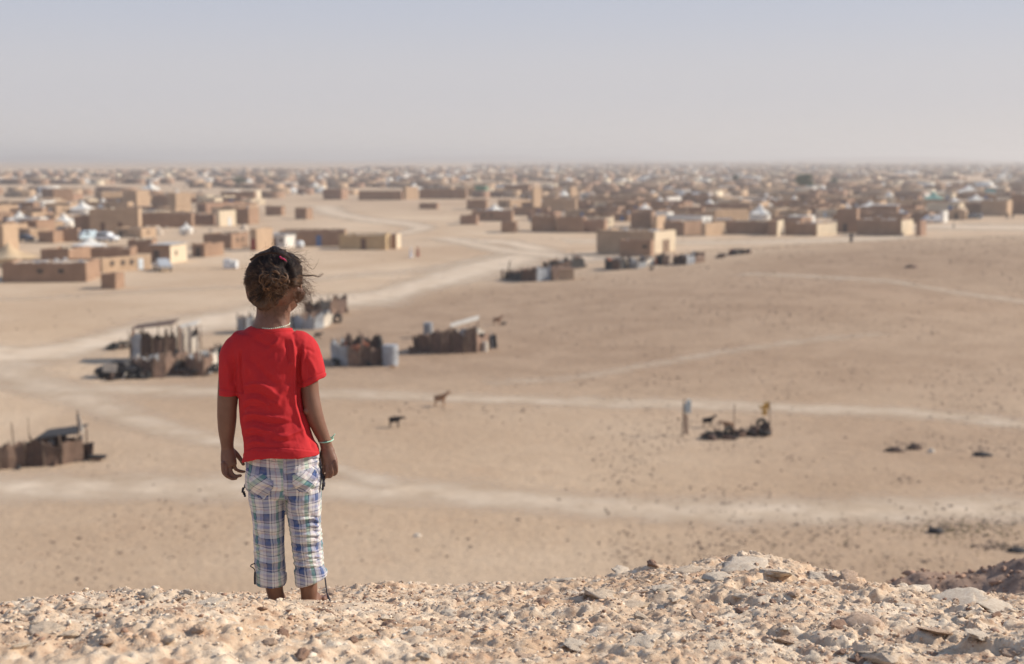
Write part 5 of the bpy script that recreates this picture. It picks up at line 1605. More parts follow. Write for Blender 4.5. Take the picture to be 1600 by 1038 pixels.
class Blob:
    """closed lofts and ellipsoids, fused by a voxel remesh"""
    def __init__(s): s.V = []; s.F = []
    def loft(s, secs, n=28, sub=5, power=2.0):
        """secs: (px, py, dy, rx in px, ry in metres)"""
        rows = [(*W(a, b, c), rx*MPX, ry) for a, b, c, rx, ry in secs]
        C = catmull(rows, sub); b0 = len(s.V); m = len(C)
        for i in range(m):
            p = Vector(C[i, :3]); t = Vector(C[min(i+1, m-1), :3]) - Vector(C[max(i-1, 0), :3]); t.normalize()
            side = Vector((0, 1, 0)).cross(t).normalized(); dep = t.cross(side).normalized()
            for k in range(n):
                a = 2*math.pi*k/n; ca, sa = math.cos(a), math.sin(a)
                if power != 2.0:
                    ca = math.copysign(abs(ca)**(2/power), ca); sa = math.copysign(abs(sa)**(2/power), sa)
                q = p + side*ca*C[i, 3] + dep*sa*C[i, 4]; s.V.append(tuple(q))
        for i in range(m-1):
            for k in range(n): s.F.append((b0+i*n+k, b0+i*n+(k+1) % n, b0+(i+1)*n+(k+1) % n, b0+(i+1)*n+k))
        for (r_, rev) in ((0, True), (m-1, False)):
            c = Vector(C[r_, :3]); s.V.append(tuple(c)); ci = len(s.V)-1
            for k in range(n):
                f = (b0+r_*n+(k+1) % n, b0+r_*n+k, ci); s.F.append(f if rev else f[::-1])
    def chain(s, pts, rad, n=12, sub=4):
        rows = [(*p, r_) for p, r_ in zip(pts, rad)]; C = catmull(rows, sub); b0 = len(s.V); m = len(C)
        for i in range(m):
            p = Vector(C[i, :3]); t = Vector(C[min(i+1, m-1), :3]) - Vector(C[max(i-1, 0), :3]); t.normalize()
            a_ = Vector((1, 0, 0)) if abs(t.x) < .8 else Vector((0, 1, 0)); u = t.cross(a_).normalized(); w = t.cross(u)
            for k in range(n):
                a = 2*math.pi*k/n; s.V.append(tuple(p + (u*math.cos(a) + w*math.sin(a))*C[i, 3]))
        for i in range(m-1):
            for k in range(n): s.F.append((b0+i*n+k, b0+i*n+(k+1) % n, b0+(i+1)*n+(k+1) % n, b0+(i+1)*n+k))
        s.ball(pts[0], (rad[0],)*3, n2=8); s.ball(pts[-1], (rad[-1],)*3, n2=8)
        for (r_, rev) in ((0, True), (m-1, False)):
            s.V.append(tuple(C[r_, :3])); ci = len(s.V)-1
            for k in range(n):
                f = (b0+r_*n+(k+1) % n, b0+r_*n+k, ci); s.F.append(f if rev else f[::-1])
    def ball(s, c, r_, rot=None, n1=16, n2=12):
        n1 = max(n1, 10); b0 = len(s.V); c = Vector(c); Rm = rot or Matrix.Identity(3)
        s.V.append(tuple(c + Rm @ Vector((0, 0, r_[2]))))
        for i in range(1, n2):
            t = math.pi*i/n2
            for k in range(n1):
                a = 2*math.pi*k/n1; s.V.append(tuple(c + Rm @ Vector((r_[0]*math.sin(t)*math.cos(a), r_[1]*math.sin(t)*math.sin(a), r_[2]*math.cos(t)))))
        s.V.append(tuple(c + Rm @ Vector((0, 0, -r_[2])))); e = len(s.V)-1
        for k in range(n1):
            s.F.append((b0, b0+1+k, b0+1+(k+1) % n1)); s.F.append((e, b0+1+(n2-2)*n1+(k+1) % n1, b0+1+(n2-2)*n1+k))
        for i in range(n2-2):
            for k in range(n1):
                s.F.append((b0+1+i*n1+k, b0+1+(i+1)*n1+k, b0+1+(i+1)*n1+(k+1) % n1, b0+1+i*n1+(k+1) % n1))
    def fuse(s, name, voxel, smooth):
        me = bpy.data.meshes.new(name); me.from_pydata(s.V, [], s.F); me.update()
        o = bpy.data.objects.new(name, me); COL.objects.link(o)
        r_ = o.modifiers.new('r', 'REMESH'); r_.mode = 'VOXEL'; r_.voxel_size = voxel
        if smooth:
            q = o.modifiers.new('s', 'SMOOTH'); q.factor = 0.5; q.iterations = smooth
        bpy.context.view_layer.update()
        nm = bpy.data.meshes.new_from_object(o.evaluated_get(bpy.context.evaluated_depsgraph_get()))
        bpy.data.objects.remove(o); nm.name = name; nm.materials.clear(); nm.shade_smooth(); return nm

def get_co(me):
    a = np.empty(len(me.vertices)*3, np.float32); me.vertices.foreach_get('co', a); return a.reshape(-1, 3).astype(float)
def get_no(me):
    a = np.empty(len(me.vertices)*3, np.float32); me.vertex_normals.foreach_get('vector', a); return a.reshape(-1, 3).astype(float)
def set_co(me, V):
    me.vertices.foreach_set('co', V.astype(np.float32).ravel()); me.update(); me.shade_smooth()
def px_arr(V):
    d = V - np.array(CAM); dep = d[:, 1]*CT - d[:, 2]*ST; up = d[:, 1]*ST + d[:, 2]*CT
    return 800 + FPX*d[:, 0]/dep, 519 - FPX*up/dep
def creases(me, L_, back=True):
    """L_: (list of (px,py), width px, height m) folds pressed into the cloth on the side facing back"""
    V = get_co(me); N = get_no(me); X, Z = px_arr(V); D = np.zeros(len(V))
    for pts, w, h in L_:
        C = catmull(pts, 8) if len(pts) > 2 else np.array(pts, float)
        best = np.full(len(V), 1e9); tt = np.zeros(len(V)); n = len(C)-1
        for i in range(n):
            a, b = C[i], C[i+1]; ab = b-a; t = np.clip(((X-a[0])*ab[0]+(Z-a[1])*ab[1])/(ab@ab+1e-9), 0, 1)
            d = np.hypot(X-a[0]-t*ab[0], Z-a[1]-t*ab[1]); m = d < best; best = np.where(m, d, best); tt = np.where(m, (i+t)/n, tt)
        D += h*np.exp(-(best/w)**2)*np.clip(np.sin(np.pi*np.clip(tt, .02, .98))*1.8, 0, 1)
    f = np.clip(-N[:, 1]*1.4+.35, 0, 1)
    set_co(me, V + N*(D*f*1.12)[:, None])

child = empty('person', (W(445, 965).x, Y0, FOOT.z - .004)); CH = child.location
tag(child, 'small child seen from behind in red t-shirt and plaid cropped trousers', 'person')
def under_child(name, me, m, parent=None):
    """link a mesh given in world coordinates under the child"""
    V = get_co(me); me.vertices.foreach_set('co', (V - np.array(CH)).astype(np.float32).ravel()); me.update(); me.shade_smooth()
    if not me.materials: me.materials.append(m)
    o = bpy.data.objects.new(name, me); COL.objects.link(o); o.parent = parent or child; return o

# ---- skin
def skin_material():
    m, nt, b = nodes('child_skin'); L = nt.links.new
    tc = nt.nodes.new('ShaderNodeTexCoord'); n = nt.nodes.new('ShaderNodeTexNoise'); n.inputs['Scale'].default_value = 22; n.inputs['Detail'].default_value = 5
    L(tc.outputs['Object'], n.inputs['Vector']); cr = nt.nodes.new('ShaderNodeValToRGB')
    cr.color_ramp.elements[0].position = .3; cr.color_ramp.elements[0].color = (.155, .075, .049, 1)
    cr.color_ramp.elements[1].position = .7; cr.color_ramp.elements[1].color = (.205, .105, .070, 1)
    L(n.outputs['Fac'], cr.inputs[0]); L(cr.outputs[0], b.inputs['Base Color'])
    b.inputs['Roughness'].default_value = .52; b.inputs['Specular IOR Level'].default_value = .35
    b.inputs['Subsurface Weight'].default_value = .12; b.inputs['Subsurface Radius'].default_value = (.012, .005, .003)
    n2 = nt.nodes.new('ShaderNodeTexNoise'); n2.inputs['Scale'].default_value = 260; L(tc.outputs['Object'], n2.inputs['Vector'])
    bp = nt.nodes.new('ShaderNodeBump'); bp.inputs['Strength'].default_value = .25; bp.inputs['Distance'].default_value = .001
    L(n2.outputs['Fac'], bp.inputs['Height']); L(bp.outputs[0], b.inputs['Normal']); return m
SKIN = skin_material()
HC = W(429, 438, 0.012)                       # middle of the skull
HR = Matrix.Rotation(R(-20), 3, 'Z')          # head turned a little to the right
def hd(x, y, z): return HC + HR @ Vector((x, y, z))
B = Blob()
B.ball(HC, (.074, .088, .086), HR, 24, 18)
B.ball(hd(0, .030, -.045), (.058, .060, .058), HR, 20, 14)       # jaw and cheeks
B.ball(hd(0, .062, -.074), (.024, .022, .020), HR)                 # chin
for sx in (-1, 1):
    B.ball(hd(sx*.036, .058, -.044), (.026, .024, .026), HR)       # cheeks
    B.ball(hd(sx*.030, .076, -.004), (.018, .012, .009), HR)       # brow
B.chain([hd(0, .083, -.008), hd(0, .092, -.026), hd(0, .097, -.034)], [.006, .007, .0095])  # nose
for sx in (-1, 1): B.ball(hd(sx*.010, .089, -.036), (.006, .006, .005), HR)
B.ball(hd(0, .082, -.052), (.020, .011, .0048), HR); B.ball(hd(0, .081, -.060), (.017, .011, .0055), HR)   # lips
for sx in (-1, 1):      # ears: a rim around a shallow bowl
    ec = hd(-.0815, -.002, -.034) if sx < 0 else hd(.0670, .000, -.034)
    er = HR @ Matrix.Rotation(sx*R(-58 if sx < 0 else -12), 3, 'Z')
    B.ball(ec, (.0045, .014, .025), er)
    P = [ec + er @ Vector((sx*.004 + sx*.003*math.sin(a), .0155*math.cos(a), .0265*math.sin(a))) for a in np.linspace(-1.9, 2.6, 12)]
    B.chain(P, [.0036]*12, 8, 2)
    B.ball(ec + er @ Vector((0, .006, -.024)), (.004, .006, .008), er)
    B.ball(hd(sx*.064, .006, -.036), (.016, .014, .020), HR)
# neck and trunk (the trunk stays inside the clothes)
B.loft([(427,470,.012,27,.045),(426,492,.010,26,.044),(425,505,.004,27.5,.046),(424,516,0,33,.050),(423,528,0,46,.054)], 28)
B.loft([(423,520,0,34,.04),(421,538,0,55,.050),(421,565,0,44,.056),(424,620,0,41,.056),(430,670,0,44,.060),(440,720,0,50,.066),(443,750,0,50,.07)], 28)
# arms
B.loft([(372,540,0,14,.026),(362,560,0,17,.031),(358,590,0,16.5,.031),(356,620,0,16.2,.030),(354.5,640,.002,15.3,.028),(354,655,.006,15.0,.028),(353,675,.012,13.2,.025),(353,692,.016,10.6,.020),(353.5,702,.018,10.0,.0175),(355,710,.018,11,.015)], 22)
B.loft([(476,540,0,14,.026),(482,562,0,12.5,.027),(484,592,-.004,13.3,.029),(485.5,615,-.006,13.6,.029),(489,636,-.008,13.8,.029),(494,655,-.004,13.0,.027),(501,675,.004,11.2,.023),(507,690,.010,9.6,.019),(509.5,700,.012,9.6,.0165),(512,708,.012,11,.015)], 22)
B.ball(W(481, 640, -.027), (.009, .009, .010))    # right elbow point
# left hand: thumb towards the body, fingers curled down and in
B.loft([(353.5,700,.018,9.5,.016),(354.5,711,.016,11.5,.0165),(356,722,.012,12.6,.015),(358,730,.010,11.8,.012)], 20)
for (a, b, c, d, r_) in (((348.5,724,-.004),(350,737,-.007),(355.5,743.5,-.008),(360,747,-.002),.0058),
                         ((353,727,.000),(354.5,740,-.003),(361,747.5,-.001),(368,748.5,.006),.0060),
                         ((358.5,728,.008),(360.8,739,.005),(367,745,.008),(374.5,745,.014),.0060),
                         ((363.5,725,.015),(366.5,735,.017),(373,739,.022),(378.5,740.5,.028),.0057)):
    B.chain([W(*a), W(*b), W(*c), W(*d)], [r_*1.1, r_, r_*.9, r_*.78], 12)
B.chain([W(359,706,.024), W(366,713,.030), W(372,721,.033), W(377,729,.032)], [.0095, .0082, .0066, .0056], 12)
# right hand
B.loft([(509.5,700,.012,9.4,.016),(512,711,.010,11.2,.0165),(515,721,.006,12.2,.015),(516,728,.004,11.5,.012)], 20)
for (a, b, c, d, r_) in (((524,721,-.004),(526,731,-.006),(525,739,-.002),(521,743,.006),.0057),
                         ((518,725,-.006),(519.5,736,-.010),(517.5,743,-.006),(513.5,746,.002),.0060),
                         ((511.5,726,-.003),(512,737,-.008),(510,744,-.005),(507,747,.004),.0060),
                         ((506,723,.004),(505.5,734,.000),(504,741,.002),(503,744,.010),.0056)):
    B.chain([W(*a), W(*b), W(*c), W(*d)], [r_*1.1, r_, r_*.9, r_*.78], 12)
B.chain([W(505,704,.022), W(501,714,.032), W(500,723,.036), W(502,731,.036)], [.0095, .0080, .0066, .0056], 12)
# legs and feet
for (x0, x1, x2, s) in ((418, 428, 432.5, -1), (473, 481.5, 482.5, 1)):
    B.loft([(x0,745,0,26,.052),(x0+2,790,0,23,.046),(x0+4,830,0,20,.040),(x0+6,860,-.004,17,.036),(x1-1,890,-.006,15.2,.031),(x1,908,-.006,14.4,.029),
            (x1+1.5,922,-.002,13.4,.026),(x2,936,.002,12.6,.024),(x2,948,.006,13.5,.027),(x2,956,.010,13.5,.030)], 24)
    c = W(x2, 958, 0)
    B.ball((c.x, c.y-.006, FOOT.z+.020), (.024, .028, .022))
    B.chain([(c.x, c.y+.0, FOOT.z+.024), (c.x+s*.004, c.y+.05, FOOT.z+.026), (c.x+s*.008, c.y+.095, FOOT.z+.016)], [.024, .024, .016], 14)
    for k in range(5):
        B.chain([(c.x+s*.008+(k-2)*.0125*-s, c.y+.085, FOOT.z+.013), (c.x+s*.010+(k-2)*.0135*-s, c.y+.125-.007*k, FOOT.z+.010)], [.0085-.0007*k, .0075-.0007*k], 10)
sk = B.fuse('body', .0021, 3)
body = under_child('body', sk, SKIN)
eye_m = mat('eye_white', (.75, .72, .70), var=.02, scale=5, bump=0, rough=.2); iris_m = mat('iris', (.035, .018, .012), var=.1, scale=5, bump=0, rough=.15)
for sx in (-1, 1):
    e = Blob(); e.ball(hd(sx*.030, .0755, -.016), (.0115, .009, .0075), HR); me = bpy.data.meshes.new('eye'); me.from_pydata(e.V, [], e.F); me.update(); eo = under_child('eye', me, eye_m)
    e = Blob(); e.ball(hd(sx*.030, .0815, -.016), (.0055, .0035, .0055), HR); me = bpy.data.meshes.new('iris'); me.from_pydata(e.V, [], e.F); me.update(); under_child('iris', me, iris_m, eo)

# ---- cloth materials
def knit(name, col, col2, scale=900):
    m, nt, b = nodes(name); L = nt.links.new
    tc = nt.nodes.new('ShaderNodeTexCoord'); n = nt.nodes.new('ShaderNodeTexNoise'); n.inputs['Scale'].default_value = 14; n.inputs['Detail'].default_value = 6
    L(tc.outputs['Object'], n.inputs['Vector']); x = nt.nodes.new('ShaderNodeMix'); x.data_type = 'RGBA'
    x.inputs['A'].default_value = rgb(col); x.inputs['B'].default_value = rgb(col2); L(n.outputs['Fac'], x.inputs['Factor']); L(x.outputs['Result'], b.inputs['Base Color'])
    b.inputs['Roughness'].default_value = .85; b.inputs['Specular IOR Level'].default_value = .2
    b.inputs['Sheen Weight'].default_value = .25; b.inputs['Sheen Roughness'].default_value = .4; b.inputs['Sheen Tint'].default_value = rgb(tuple(min(1, c*1.5+.05) for c in col))
    n2 = nt.nodes.new('ShaderNodeTexNoise'); n2.inputs['Scale'].default_value = scale; n2.inputs['Detail'].default_value = 2; L(tc.outputs['Object'], n2.inputs['Vector'])
    n3 = nt.nodes.new('ShaderNodeTexNoise'); n3.inputs['Scale'].default_value = 38; n3.inputs['Detail'].default_value = 4; L(tc.outputs['Object'], n3.inputs['Vector'])
    b1 = nt.nodes.new('ShaderNodeBump'); b1.inputs['Strength'].default_value = .35; b1.inputs['Distance'].default_value = .0008; L(n2.outputs['Fac'], b1.inputs['Height'])
    b2 = nt.nodes.new('ShaderNodeBump'); b2.inputs['Strength'].default_value = .35; b2.inputs['Distance'].default_value = .004; L(n3.outputs['Fac'], b2.inputs['Height'])
    L(b1.outputs[0], b2.inputs['Normal']); L(b2.outputs[0], b.inputs['Normal']); return m
RED_KNIT = knit('red_jersey', (.49, .027, .030), (.39, .018, .024))

# ---- t-shirt
B = Blob()
B.loft([(424,513,0,31,.050),(423.5,518,0,40,.054),(423,525,0,51,.056),(421.5,534,0,60,.060),(420.5,546,0,63,.064),(420,562,0,58,.068),(420.5,585,0,52,.070),(422,610,0,50,.070),(424,632,0,50,.070),
        (427,650,0,52,.072),(431,668,-.002,52,.073),(434,684,-.006,53,.076),(437,699,-.010,56,.080),(439.5,709,-.012,59.5,.083),(440,713,-.012,60,.083)], 48, 5, 2.5)
B.loft([(392,531,0,16,.040),(376,540,0,21,.045),(365,554,0,20.5,.045),(360,574,0,18,.043),(359,596,0,16.5,.041),(358.5,610,0,16.3,.041),(358.5,617,0,16.6,.042)], 28)
B.loft([(455,531,0,16,.040),(469,539,0,21,.045),(478,551,0,21.5,.046),(484,568,0,20.5,.046),(488,582,0,20,.046),(489.5,590,0,20,.046),(491,596,0,20.2,.046)], 28)
sm = B.fuse('t_shirt', .0030, 3)
creases(sm, [([(471,535),(468,560),(467,590),(468,625),(474,650)], 2.2, -.0075), ([(476,540),(474,565),(473,592)], 2.4, .0045), ([(463,545),(460,580),(459,620),(466,655),(478,690)], 2.6, .0060),
    ([(376,546),(374,575),(376,605),(379,618)], 2.2, -.0075), ([(383,555),(384,580),(381,610)], 3.0, .0035),
    ([(454,527),(459,548),(456,585)], 3.0, .0050), ([(446,528),(449,550),(452,570)], 2.6, -.0040), ([(437,526),(431,536),(422,541)], 3.0, .0040), ([(395,527),(410,537),(424,541)], 4.0, -.0035),
    ([(380,562),(400,590),(425,622),(438,640)], 6.0, .0040), ([(388,556),(412,584),(436,604)], 4.5, -.0038), ([(378,606),(395,600),(415,604),(440,624)], 3.2, .0050), ([(380,617),(400,614),(420,622),(432,628)], 3.0, -.0045),
    ([(378,628),(398,623),(414,630),(424,640)], 2.8, .0042), ([(379,640),(392,634),(410,640)], 2.6, -.0040),
    ([(377,652),(395,647),(420,651),(450,655)], 3.2, .0052), ([(378,662),(398,657),(425,663),(460,661)], 3.0, -.0055), ([(380,673),(395,668),(412,672),(432,678)], 3.0, .0042),
    ([(380,683),(398,680),(415,684)], 2.6, -.0042), ([(383,696),(400,690),(418,693)], 3.0, .0040), ([(430,679),(445,682),(462,676),(474,669)], 3.4, .0062), ([(420,686),(440,690),(466,688)], 2.8, -.0030),
    ([(470,640),(478,664),(486,688),(491,706)], 2.4, -.0065), ([(478,650),(486,672),(495,698)], 2.4, .0045), ([(474,605),(478,635),(486,660)], 2.6, .0040), ([(456,600),(440,615),(430,640)], 4.0, .0030),
    ([(352,560),(357,580),(355,606)], 3.0, .0030), ([(366,560),(367,580),(363,604)], 2.6, -.0030), ([(480,556),(488,570),(494,586)], 3.0, .0032), ([(476,560),(481,578),(483,594)], 2.4, -.0030),
    ([(472,546),(483,547),(492,553)], 2.6, -.0026)])
V = get_co(sm); N = get_no(sm); X, Z = px_arr(V)
amp = .0022*fbm(V[:, 0]*26, V[:, 2]*14, V[:, 1]*16, o=3, seed=7) + .0012*fbm(V[:, 0]*60, V[:, 2]*44, V[:, 1]*40, o=2, seed=17)
# hem and cuff seams: a turned edge with a stitched groove
def seam(py_of_x, X, Z, mask, up=9.0):
    d = py_of_x(X) - Z
    return np.where(mask, -.0014*np.exp(-((d-up)/1.1)**2) + .0009*np.clip(1-np.abs(d-up/2)/(up/2), 0, 1), 0)
body_hem = lambda x: np.interp(x, [376, 384, 400, 440, 470, 499], [716, 712, 706, 707, 710, 713])
amp = amp + seam(body_hem, X, Z, (Z > 690), 7)
amp = amp + seam(lambda x: np.interp(x, [340, 377], [613, 619]), X, Z, (X < 377) & (Z > 598), 6) + seam(lambda x: np.interp(x, [470, 511], [600, 589]), X, Z, (X > 469) & (Z > 578) & (Z < 606), 6)
V2 = V + N*amp[:, None]
# trim the bottom edge to the photo's slightly wavy hem, tilt the right cuff
lo = (Z > 700) & (X > 372) & (X < 505)
dz = np.where(lo, (np.clip((Z-700)/13, 0, 1))*(714 - body_hem(X))*MPX, 0)
V2[:, 2] += dz
rc = (X > 466) & (Z > 575) & (Z < 606)
V2[:, 2] += np.where(rc, np.clip((Z-575)/22, 0, 1)*(X-490)*MPX*.28, 0)
set_co(sm, V2)
shirt = under_child('t_shirt', sm, RED_KNIT)
# ribbed collar
ring = []
cc = W(424, 514.5, 0)
for k in range(40):
    a = 2*math.pi*k/40
    ring.append((cc.x + 30.5*MPX*math.cos(a), cc.y + .002 + .0515*math.sin(a), cc.z - .0025 + .004*abs(math.cos(a)) - .012*(math.sin(a)*.5+.5)))
V, F = [], []
for k in range(40):
    p = Vector(ring[k]); c2 = Vector((cc.x, cc.y, p.z)); o_ = (p-c2).normalized()
    for j in range(8):
        b = 2*math.pi*j/8; q = p + o_*(.0035*math.cos(b)+.001) + Vector((0, 0, .0085*math.sin(b))); V.append(tuple(q))
for k in range(40):
    for j in range(8): F.append((k*8+j, ((k+1) % 40)*8+j, ((k+1) % 40)*8+(j+1) % 8, k*8+(j+1) % 8))
me = bpy.data.meshes.new('collar'); me.from_pydata(V, [], F); me.update(); under_child('collar', me, RED_KNIT, shirt)

# ---- trousers
def plaid(name):
    m, nt, b = nodes(name); L = nt.links.new
    uv = nt.nodes.new('ShaderNodeUVMap'); uv.uv_map = 'cloth'; sp = nt.nodes.new('ShaderNodeSeparateXYZ'); L(uv.outputs[0], sp.inputs[0])
    def stripe(src, period, off, stops):
        a = nt.nodes.new('ShaderNodeMath'); a.operation = 'MULTIPLY_ADD'; a.inputs[1].default_value = 1/period; a.inputs[2].default_value = off; L(src, a.inputs[0])
        f = nt.nodes.new('ShaderNodeMath'); f.operation = 'FRACT'; L(a.outputs[0], f.inputs[0])
        c = nt.nodes.new('ShaderNodeValToRGB'); c.color_ramp.interpolation = 'LINEAR'; E = c.color_ramp.elements
        while len(E) > 1: E.remove(E[0])
        first = True; prev = None
        for p, col in stops:
            for pp, cc_ in (((p, col),) if prev is None else ((max(0, p-.006), prev), (min(1, p+.006), col))):
                if first: E[0].position = pp; E[0].color = rgb(cc_); first = False
                else: e = E.new(pp); e.color = rgb(cc_)
            prev = col
        L(f.outputs[0], c.inputs[0]); return c.outputs[0]
    white, lav, blue, navy, green, pink = (.95,.93,.90), (.68,.64,.74), (.20,.27,.50), (.16,.15,.27), (.42,.64,.50), (.90,.70,.72)
    white, lav, blue, navy, green, pink = (.92,.87,.80), (.62,.58,.68), (.10,.155,.34), (.05,.05,.12), (.24,.50,.33), (.80,.55,.52)
    s1 = stripe(sp.outputs['X'], .068, .12, [(0, blue), (.20, white), (.27, navy), (.30, white), (.40, pink), (.425, white), (.50, green), (.66, navy), (.69, white), (.84, lav), (.97, navy)])
    s2 = stripe(sp.outputs['Y'], .0720, .30, [(0, blue), (.27, navy), (.30, white), (.44, pink), (.47, white), (.56, navy), (.585, white), (.70, lav), (.80, white), (.90, navy), (.93, lav)])
    x = nt.nodes.new('ShaderNodeMix'); x.data_type = 'RGBA'; x.blend_type = 'MIX'; x.inputs['Factor'].default_value = .52
    L(s1, x.inputs['A']); L(s2, x.inputs['B'])
    y = nt.nodes.new('ShaderNodeMix'); y.data_type = 'RGBA'; y.blend_type = 'MULTIPLY'; y.inputs['Factor'].default_value = 1.0; y.inputs['B'].default_value = (.68, .69, .71, 1)
    L(x.outputs['Result'], y.inputs['A'])
    tc = nt.nodes.new('ShaderNodeTexCoord'); n = nt.nodes.new('ShaderNodeTexNoise'); n.inputs['Scale'].default_value = 35; n.inputs['Detail'].default_value = 5; L(tc.outputs['Object'], n.inputs['Vector'])
    z = nt.nodes.new('ShaderNodeMix'); z.data_type = 'RGBA'; z.inputs['B'].default_value = (.50, .42, .34, 1)
    mr = nt.nodes.new('ShaderNodeMapRange'); mr.inputs['From Min'].default_value = .45; mr.inputs['From Max'].default_value = .8; mr.inputs['To Max'].default_value = .3; L(n.outputs['Fac'], mr.inputs[0]); L(mr.outputs[0], z.inputs['Factor'])
    L(y.outputs['Result'], z.inputs['A']); L(z.outputs['Result'], b.inputs['Base Color'])
    b.inputs['Roughness'].default_value = .85; b.inputs['Specular IOR Level'].default_value = .2
    n2 = nt.nodes.new('ShaderNodeTexNoise'); n2.inputs['Scale'].default_value = 55; n2.inputs['Detail'].default_value = 6; L(tc.outputs['Object'], n2.inputs['Vector'])
    bp = nt.nodes.new('ShaderNodeBump'); bp.inputs['Strength'].default_value = .5; bp.inputs['Distance'].default_value = .004; L(n2.outputs['Fac'], bp.inputs['Height']); L(bp.outputs[0], b.inputs['Normal'])
    return m
PLAID = plaid('plaid_cotton')
def leg_axis(Z, left):
    return np.interp(Z, [700, 760, 800, 850, 880, 908], [414, 416, 419, 421, 422.5, 423]) if left else np.interp(Z, [700, 760, 800, 850, 880, 908], [471, 473, 474, 478, 482, 486])
def cloth_uv(me, turn=0.0, ox=0.0):
    V = get_co(me); X, Z = px_arr(V)
    left = X < np.interp(Z, [700, 770, 800, 850, 905], [443.5, 443.5, 445.5, 449.5, 454])
    ax = np.where(left, leg_axis(Z, True), leg_axis(Z, False))
    dx = (X - ax)*MPX; dy = -(V[:, 1] - Y0)
    r_ = .052
    u = r_*np.arctan2(dx, np.maximum(dy, -.2) + .0) if True else dx
    # slack cloth: the checks wander a little
    u = u + .004*vnoise(V[:, 0]*14, V[:, 2]*14, seed=3) + np.where(left, 0, .021); v = V[:, 2] + .005*vnoise(V[:, 0]*16, V[:, 2]*9, seed=4) + .12*(dx)*np.where(left, 1, -1)*np.clip((760-Z)/40, 0, 1) + np.where(left, 0, .016)
    if turn: c, s = math.cos(turn), math.sin(turn); u, v = c*u - s*v + ox, s*u + c*v
    uvl = me.uv_layers.new(name='cloth'); li = np.empty(len(me.loops), np.int32); me.loops.foreach_get('vertex_index', li)
    uvl.data.foreach_set('uv', np.stack([u[li], v[li]], -1).astype(np.float32).ravel())
B = Blob()
B.loft([(442,703,-.002,55.5,.064),(442,716,-.002,57,.068),(442.5,732,-.002,58.5,.074),(443,748,0,59.5,.075),(443.5,760,0,59,.070),(443.5,768,.004,50,.055)], 40, 5, 2.5)
B.ball(W(416, 741, -.028), (.051, .054, .050)); B.ball(W(471, 739, -.028), (.051, .054, .050))
B.loft([(415,738,0,27,.060),(416.5,765,0,29,.064),(418,785,0,27.2,.061),(419.5,810,0,25.4,.058),(420.5,840,0,24.6,.056),(421,862,0,24.2,.055),(422,882,0,23.6,.053),(423,896,0,23.0,.052),(423.5,906,0,22.8,.052),(423.5,911,0,22.6,.052)], 30)
B.loft([(474,738,0,27,.060),(474,765,0,29.5,.064),(474.5,785,0,28.4,.061),(475,805,0,26.6,.058),(477.5,830,0,24.4,.056),(480,855,0,23.8,.055),(482,875,0,23.6,.053),(484,890,0,23.6,.053),(486,900,0,24.4,.054),(487,906,0,24.2,.054)], 30)
tm = B.fuse('trousers', .0030, 2)
fold = [([(443.5,708),(443.5,730),(444,758)], 1.3, -.0035), ([(388,724),(410,732),(430,737),(443,737)], 1.4, -.0026), ([(443,737),(462,731),(482,722),(498,716)], 1.4, -.0026),
    ([(443,741),(462,735),(484,725)], 2.6, .0040), ([(405,756),(425,758),(441,766)], 2.4, .0045), ([(447,768),(462,758),(484,756)], 2.6, .0042), ([(443,764),(446,774),(449,790)], 2.2, -.007),
    ([(388,770),(405,776),(425,774),(440,768)], 2.4, -.0040), ([(448,776),(468,783),(492,777)], 2.4, .0035), ([(455,800),(468,792),(484,782)], 2.6, .0040),
    ([(396,800),(415,805),(438,800)], 2.4, .0022), ([(396,838),(410,834),(430,837),(442,833)], 2.2, -.0030), ([(398,848),(418,852),(443,846)], 2.2, .0034),
    ([(397,866),(412,862),(430,868),(444,862)], 2.0, -.0036), ([(399,876),(420,880),(444,874)], 2.0, .0036), ([(399,892),(415,888),(444,886)], 1.8, -.0026)]
rnd_ = random.Random(3)
for i in range(15):     # the rucked cloth behind the right knee
    z0 = 808 + i*5.6; s_ = 1 if i % 2 else -1
    fold.append(([(453+rnd_.uniform(-1, 6), z0+rnd_.uniform(-2, 2)), (472, z0+rnd_.uniform(-4, 4)), (488, z0+rnd_.uniform(-5, 3)), (501, z0+rnd_.uniform(-4, 4))], rnd_.uniform(1.3, 2.0), s_*.0042))
for i in range(11):
    z0 = 800 + i*9; s_ = 1 if i % 2 else -1
    fold.append(([(396, z0+rnd_.uniform(-3, 3)), (408, z0+rnd_.uniform(-4, 4)), (422+rnd_.uniform(-6, 12), z0+rnd_.uniform(-5, 5))], rnd_.uniform(1.4, 2.4), s_*.0026))
for i in range(9):
    z0 = 716 + i*6; fold.append(([(487+rnd_.uniform(-6, 0), z0), (495, z0+rnd_.uniform(-2, 2)), (503, z0+rnd_.uniform(-2, 2))], 1.4, (1 if i % 2 else -1)*.0022))
creases(tm, fold)
V = get_co(tm); N = get_no(tm); X, Z = px_arr(V)
amp = .0021*fbm(V[:, 0]*34, V[:, 2]*30, V[:, 1]*24, o=3, seed=27) + .0013*fbm(V[:, 0]*80, V[:, 2]*80, V[:, 1]*60, o=2, seed=37)
ruck = np.clip((Z-800)/20, 0, 1)*np.clip((893-Z)/12, 0, 1)
amp += ruck*.0009*np.sin(Z*.85 + 5.0*vnoise(V[:, 0]*30, V[:, 2]*10, seed=4)*2)*(X > 447)
# turned cuffs
for (x0, x1, zc, zl) in ((380, 450, 894, 911), (450, 525, 889, 905)):
    k = (X > x0) & (X < x1); amp += np.where(k & (Z > zc), .0028, 0) - np.where(k, .0028*np.exp(-((Z-zc+1)/1.2)**2), 0) + np.where(k, -.0016*np.exp(-((Z-zl+3.5)/.9)**2), 0)
set_co(tm, V + N*amp[:, None])
